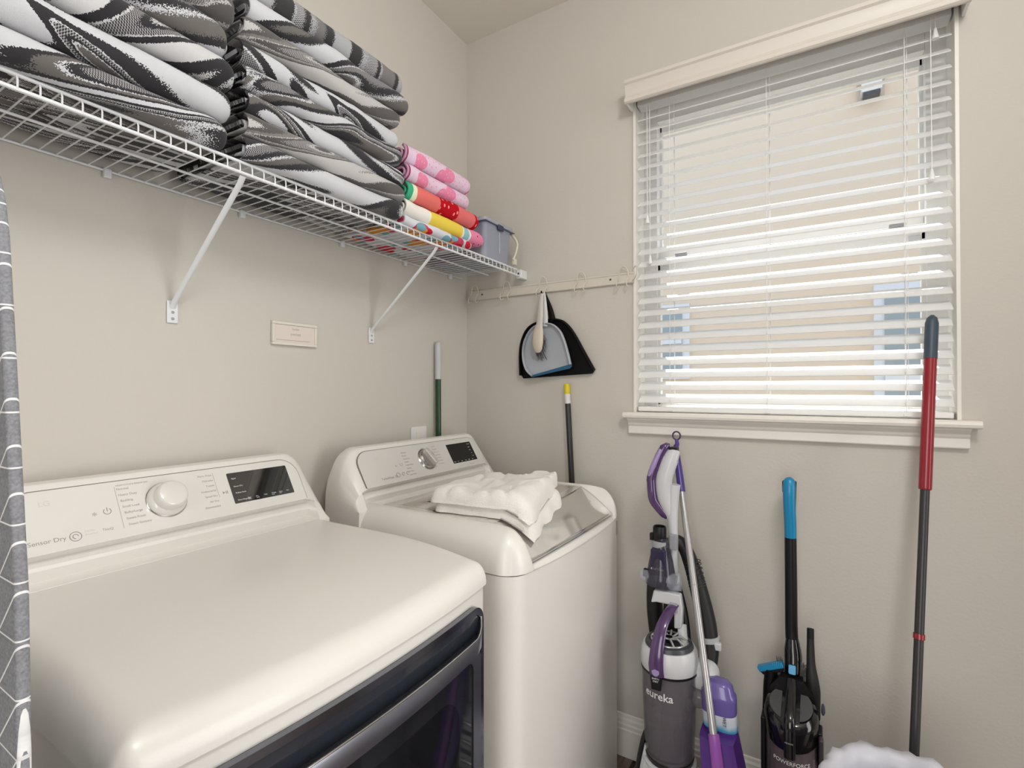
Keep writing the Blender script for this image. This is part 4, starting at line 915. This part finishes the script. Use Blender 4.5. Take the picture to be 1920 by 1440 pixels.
# upper stick, handle
tube('upper_tube', [(UX-.020, CY+.085, .66), (UX-.022, CY+.092, .78), (UX-.026, CY+.096, .90), (UX-.020, CY+.098, .99)], [.0135, .0135, .0155, .017], WHITEP, va, 16, 4)
tube('grip', [(UX-.034, CY+.096, 1.106), (UX-.050, CY+.092, 1.100), (UX-.074, CY+.088, 1.046), (UX-.086, CY+.086, 1.008), (UX-.086, CY+.086, .990), (UX-.083, CY+.086, .950), (UX-.076, CY+.088, .930), (UX-.050, CY+.092, .897), (UX-.038, CY+.095, .890)], [.006, .013, .0145, .0150, .0150, .0150, .0145, .012, .006], PURP, va, 14, 2, flat=1.1, ref=(1, 0, 0))
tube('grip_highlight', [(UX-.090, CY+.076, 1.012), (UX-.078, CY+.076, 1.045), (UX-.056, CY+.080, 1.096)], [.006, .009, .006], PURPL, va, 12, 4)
tube('grip_inner', [(UX-.026, CY+.094, .880), (UX-.048, CY+.090, .945), (UX-.050, CY+.088, 1.0), (UX-.034, CY+.092, 1.06), (UX-.018, CY+.098, 1.096)], [.013, .022, .025, .025, .017], WHITEP, va, 14, 5, flat=.7, ref=(1, 0, 0))
box('grip_top', UX-.036, UX-.010, CY+.085, CY+.112, 1.094, 1.103, BLACK, va, .003)
box('tube_clip', UX-.030, UX-.008, CY+.068, CY+.082, .800, .845, GREYP, va, .003)
# hose
tube('hose', [(CX-.060, CY+.11, .50), (CX-.070, CY+.105, .60), (CX-.066, CY+.10, .70), (CX-.045, CY+.105, .77), (CX-.012, CY+.112, .815), (CX+.015, CY+.118, .80), (CX+.038, CY+.120, .745), (CX+.060, CY+.118, .67), (CX+.080, CY+.112, .59), (CX+.090, CY+.10, .52), (CX+.088, CY+.08, .47)], [.024, .024, .023, .019, .018, .020, .023, .026, .0275, .026, .024], HOSE, va, 16, 6)
L = []
hpts = catmull([(CX+.038, CY+.120, .760), (CX+.052, CY+.118, .70), (CX+.060, CY+.118, .67), (CX+.080, CY+.112, .59)], 10)
for i in range(0, 13, 2):
    p, N, B = frames(hpts)[i]; L.append(([p+(N*math.cos(2*PI*j/20)+B*math.sin(2*PI*j/20))*.0245 for j in range(21)], .0014))
tubes('hose_ribs', L, mat('hose_rib', (58, 54, 52), .5), va, 5)
lathe('hose_cuff', [(.026, -.004), (.030, -.004), (.031, .009), (.027, .011)], (CX+.087, CY+.107, .545), mat('cuff_pale', (182, 184, 186), .25), va, 24, (-.12, .05, 1))
box('hose_clamp', CX+.105, CX+.124, CY+.085, CY+.100, .527, .548, WHITEP, va, .003)
# motorised hand tool
pt = lathe('turbo_tool', [(.018, .836), (.021, .832), (.021, .818), (.027, .800), (.034, .770), (.040, .735), (.046, .716), (.044, .700), (.001, .697)], (UX-.050, CY+.055, 0), clear('tool_smoke', (62, 58, 72), .72), va, 24)
lathe('tool_neck', [(.0175, .822), (.0195, .826), (.0195, .866), (.0175, .870), (.015, .868), (.014, .826)], (UX-.054, CY+.055, 0), BLACK, pt, 24)
lathe('tool_collar', [(.0215, .808), (.0235, .810), (.0235, .826), (.0205, .828)], (UX-.053, CY+.055, 0), GREYP, pt, 24)
prism('tool_core', [(-.021, 0), (.021, 0), (.028, -.10), (-.026, -.10)], (UX-.052, CY+.040, .808), (1, 0, 0), (0, 0, 1), .016, mat('tool_violet', (44, 38, 66), .25), pt, .004)
tube('brush_roll', [(UX-.098, CY+.045, .728), (UX-.003, CY+.045, .722)], .013, BLACK, pt, 14)
tube('tool_shroud', [(UX-.104, CY+.045, .722), (UX-.05, CY+.040, .716), (UX+.010, CY+.045, .718)], [.017, .024, .024], CLEARP, pt, 14, 4)
lathe('tool_pipe', [(.014, .66), (.016, .66), (.017, .705), (.014, .705)], (UX-.014, CY+.055, 0), CLEARP, pt, 20)
lathe('pipe_ring', [(.015, .668), (.021, .670), (.021, .684), (.015, .686)], (UX-.013, CY+.055, 0), BLACK, pt, 20)
box('tool_button', UX-.082, UX-.070, CY+.045, CY+.060, .826, .848, BLACK, pt, .003)
text('tool_lettering', 'eureka', (UX-.053, CY+.0232, .748), (1, 0, 0), (0, 0, 1), .0135, PRINTW, pt, align='CENTER', bold=.01)

# ---------------------------------------------------------------- spray mop (purple)
sm = root('spray_mop', (1.03, -.33, 0), 'purple spray mop with silver pole and purple bottle in front of the vacuum', 'mop')
A = Vector((.880, -.066, 1.092)); B = Vector((1.042, -.345, .375)); q = lambda t: at(A, B, t)
tube('pole', [q(.17), q(1.0)], .0098, ALU, sm, 16)
tube('pole_joint', [q(.523), q(.527)], .0103, GREYP, sm, 16)
tube('grip', [q(-.0), q(.04), q(.12), q(.185)], [.008, .010, .0115, .0118], mat('grip_violet', (74, 56, 132), .3), sm, 14)
tube('hang_ring', [Vector((.880+.012*math.sin(2*PI*i/20), -.056, 1.127+.013*math.cos(2*PI*i/20))) for i in range(21)], .0024, mat('ring_dark', (58, 38, 84), .3), sm, 8)
tube('grip_neck', [(.880, -.056, 1.116), (.883, -.060, 1.10), A], [.005, .007, .0085], MATS['grip_violet'], sm, 12)
bt = loft('bottle', [[Vector((1.043+dx+w_*math.copysign(abs(math.cos(a))**.7, math.cos(a)), -.275+.030*math.copysign(abs(math.sin(a))**.7, math.sin(a))*(w_/.044), z)) for a in [2*PI*j/28 for j in range(28)]] for z, w_, dx in ((.10, .040, .014), (.20, .0445, .010), (.37, .0425, .003), (.405, .0425, .001))], mat('bottle_violet', (74, 46, 128), .25), sm)
lab = NT('bottle_label'); tc = lab.n('TexCoord'); sp = lab.n('SeparateXYZ', {0: (tc, 3)}); nn = lab.n('TexNoise', {'Vector': (tc, 3), 'Scale': 40.}); mr = lab.math('MULTIPLY_ADD', (nn, 0), .25, lab.math('MULTIPLY', lab.math('SUBTRACT', (sp, 2), .378), 16.))
lab.out(lab.ramp(mr, [(0, (74, 70, 150)), (.18, (60, 150, 184)), (.42, (196, 208, 220)), (.8, (214, 214, 222))]), 'Base Color'); lab.b.inputs['Roughness'].default_value = .35
ell = lambda z, w_, dx: [Vector((1.043+dx+w_*math.copysign(abs(math.cos(a))**.7, math.cos(a)), -.275+.030*math.copysign(abs(math.sin(a))**.7, math.sin(a))*(w_/.044), z)) for a in [2*PI*j/28 for j in range(28)]]
loft('bottle_label', [ell(.378, .0432, .0025), ell(.428, .0428, .0)], lab.m, bt, caps=False)
text('label_lettering', 'WET', (1.056, -.3055, .420), (0, 0, -1), (1, 0, 0), .012, mat('print_teal', (40, 60, 90), .5), bt)
loft('bottle_shoulder', [ell(.402, .0415, .001), ell(.425, .0435, 0), ell(.455, .0440, -.001), ell(.466, .0435, -.002), ell(.470, .0395, -.002), ell(.488, .037, -.004), ell(.497, .030, -.005), ell(.499, .015, -.005)], mat('shoulder_lilac', (104, 90, 158), .22, coat=.4), bt, ang=50)
loft('mop_cradle', [[Vector((1.062+dx+(s*w_), y+dyy, z)) for s, y in ((-1, -.310), (-.95, -.335), (-.5, -.343), (.5, -.343), (.95, -.335), (1, -.310), (1.0, -.262), (-1.0, -.262))] for z, w_, dx, dyy in ((.045, .050, .045, -.115), (.16, .058, .012, -.055), (.28, .051, -.004, -.010), (.372, .043, -.018, 0))], PURPM, sm, ang=35)
tube('pole_socket', [(1.040, -.345, .392), (1.044, -.350, .37), (1.062, -.372, .26), (1.092, -.435, .10), (1.107, -.465, .045)], [.0135, .0145, .016, .018, .014], PURPB, sm, 14, 3, flat=.8, ref=(1, 0, 0))
prism('mop_head', rrect(.28, .10, .02, x0=.97, y0=-.53), (0, 0, .012), (1, 0, 0), (0, 1, 0), .022, PURPM, sm, .005)
box('mop_joint', 1.09, 1.12, -.49, -.45, .034, .060, PURPM, sm, .004); box('mop_pad', .965, 1.255, -.535, -.425, 0, .012, WHITEP, sm, .003)

# ---------------------------------------------------------------- upright vacuum (black and blue)
vb = root('black_upright_vacuum', (1.21, -.2, 0), 'black upright vacuum with blue handle grip standing right of the spray mop', 'vacuum cleaner')
VX, VY = 1.208, -.205
lathe('base_drum', [(.001, .06), (.055, .06), (.060, .10), (.062, .14), (.001, .14)], (VX, VY, 0), BLACK, vb, 32)
prism('floor_head', [(VX+x*.74, VY-.09+y) for x, y in hd], (0, 0, .015), (1, 0, 0), (0, 1, 0), .060, BLACKG, vb, .015, 3)
for s in (-1, 1): lathe('wheel', [(.001, -.011), (.040, -.011), (.045, 0), (.040, .011), (.001, .011)], (VX+s*.085, VY+.045, .046), BLACK, vb, 26, (1, 0, 0))
loft('back_column', [[Vector((VX+x*w_, VY+.05+y, z)) for x, y in ((-1, -.02), (-.9, .03), (-.4, .048), (.4, .048), (.9, .03), (1, -.02))] for z, w_ in ((.06, .062), (.30, .066), (.42, .064), (.47, .050), (.50, .028))], BLACK, vb, ang=50)
dc2 = lathe('dust_cup', [(.056, .14), (.0585, .15), (.0600, .385), (.0580, .385), (.0565, .155), (.050, .150)], (VX, VY, 0), clear('smoked_rose', (112, 98, 102), .6), vb, 40)
lathe('filter_core', [(.001, .15), (.025, .15), (.034, .20), (.036, .33), (.028, .38), (.001, .385)], (VX, VY, 0), mat('core_grey', (88, 84, 86), .5), dc2, 28)
# slanted lid
rg = []
for dz0, r in ((0, .0615), (.002, .0625), (.045, .0625), (.058, .0600), (.066, .052)):
    rg.append([Vector((VX+r*math.cos(2*PI*j/40), VY+r*math.sin(2*PI*j/40), .358+dz0+(.38*r*math.sin(2*PI*j/40)+.024 if 1 else 0))) for j in range(40)])
lid2 = loft('cup_lid', rg, BLACKG, vb, ang=35)
for s in (-1, 1):
    w_ = []
    for q_ in range(15): a = R(-78+156*q_/14); w_.append((s*(.014+.036*math.cos(a)), .047*math.sin(a)))
    prism('lid_vent', w_, (VX, VY-.002, .4505), (1, 0, 0), (0, .935, .355), .003*s, mat('vent_grey', (78, 78, 80), .6, bump=.6, bscale=500), lid2, .0008)
tube('lid_bridge', [(VX, VY-.070, .352), (VX, VY-.069, .405), (VX, VY-.060, .440), (VX, VY-.02, .468), (VX, VY+.03, .497)], [.0135, .0135, .013, .012, .012], BLACKG, lid2, 14, 5, flat=.7, ref=(1, 0, 0))
text('latch_lettering', 'RELEASE', (VX-.001, VY-.0815, .392), (1, 0, 0), (0, 0, 1), .0050, GREYP, lid2, align='CENTER')
t = text('cup_lettering', 'POWERFORCE', (0, 0, 0), (1, 0, 0), (0, 1, 0), .0135, PRINTW, dc2, align='CENTER')
bend_text(t, lambda v: Vector((VX+(.0604+v.z)*math.sin((v.x+.004)/.0595), VY-(.0604+v.z)*math.cos((v.x+.004)/.0595), .326+v.y)))
for s in (-1, 1): box('side_rail', VX+s*.065-.006, VX+s*.065+.006, VY-.01, VY+.035, .12, .40, BLACK, vb, .004)
box('side_catch', VX+.062, VX+.073, VY-.03, VY-.005, .33, .395, mat('catch_grey', (70, 62, 66), .4), vb, .005)
# neck, pole, grip
tube('pole', [(VX+.002, VY+.085, .555), (VX-.002, VY+.092, .60), (VX-.003, VY+.098, .72), (VX-.004, VY+.104, .88)], [.0165, .0158, .0155, .0150], BLACK, vb, 16, 4)
tube('neck_collar', [(VX+.002, VY+.070, .500), (VX+.002, VY+.080, .535), (VX+.001, VY+.084, .556), (VX, VY+.088, .585)], [.021, .0225, .0215, .0155], BLACKG, vb, 18, 3)
prism('release_button', rrect(.018, .024, .004, x0=-.009, y0=-.012), (VX+.001, VY+.050, .516), (1, 0, 0), (0, .30, .95), .004, BLUEL, vb, .0015)
tube('grip', [(VX-.0035, VY+.096, .862), (VX-.004, VY+.094, .90), (VX-.006, VY+.090, .96), (VX-.006, VY+.090, 1.00), (VX-.006, VY+.096, 1.020), (VX-.006, VY+.104, 1.024)], [.0150, .0152, .0155, .016, .0145, .006], BLUEV, vb, 16, 5, flat=.75, ref=(1, 0, 0))
tube('grip_back', [(VX-.004, VY+.112, .88), (VX-.004, VY+.122, .94), (VX-.005, VY+.118, 1.015)], [.012, .013, .0165], BLACK, vb, 12, 4)
box('cord_hook', VX-.024, VX-.014, VY+.098, VY+.118, .985, 1.018, BLACK, vb, .003)
bh = prism('dusting_brush', [(0, 0), (.062, .030), (.068, .016), (.008, -.012)], (1.122, VY+.045, .500), (1, 0, 0), (0, 0, 1), -.022, BLUEV, vb, .003)
bh.name = 'dusting_brush'
for k in range(6): box('brush_ridge', 1.150+.005*k, 1.1515+.005*k, VY+.0435, VY+.0455, .511+.0024*k, .520+.0024*k, BLUEL, bh, 0)
prism('brush_base', [(.006, -.010), (.068, .018), (.066, .004), (.018, -.018)], (1.122, VY+.047, .500), (1, 0, 0), (0, 0, 1), -.020, BLACK, bh, .003)
tube('brush_stem', [(1.158, VY+.056, .500), (1.154, VY+.056, .46), (1.150, VY+.056, .38)], [.016, .016, .015], BLACK, vb, 14)
tube('crevice_tool', [(1.252, VY+.075, .628), (1.252, VY+.070, .590), (1.253, VY+.062, .54), (1.256, VY+.056, .50), (1.258, VY+.055, .47), (1.259, VY+.055, .40)], [.0085, .0088, .0105, .0150, .0170, .0150], HOSE, vb, 16, 5, flat=.8, ref=(1, 0, 0))
tube('crevice_mouth', [(1.2535, VY+.0665, .604), (1.2525, VY+.071, .629)], [.0066, .0072], mat('mouth_dark', (12, 14, 10), .7), vb, 12)
rnd = random.Random(9); L = []
for i in range(70):
    s = rnd.choice((-1, 1)); x = VX+s*rnd.uniform(.018, .034)
    L.append(([(x, VY+.06, .50), (x+s*rnd.uniform(0, .008), VY+.058, .525+rnd.uniform(0, .016))], .0005))
tag(tubes('bristles', L, mat('bristle_grey', (84, 82, 80), .6), vb, 4), kind='stuff')
blob('lint_tuft', VX+.072, VY+.02, .445, .004, .007, .013, 0, mat('lint_blue', (70, 70, 84), .95), vb, 4, n=10, amp=.012, e=.9)
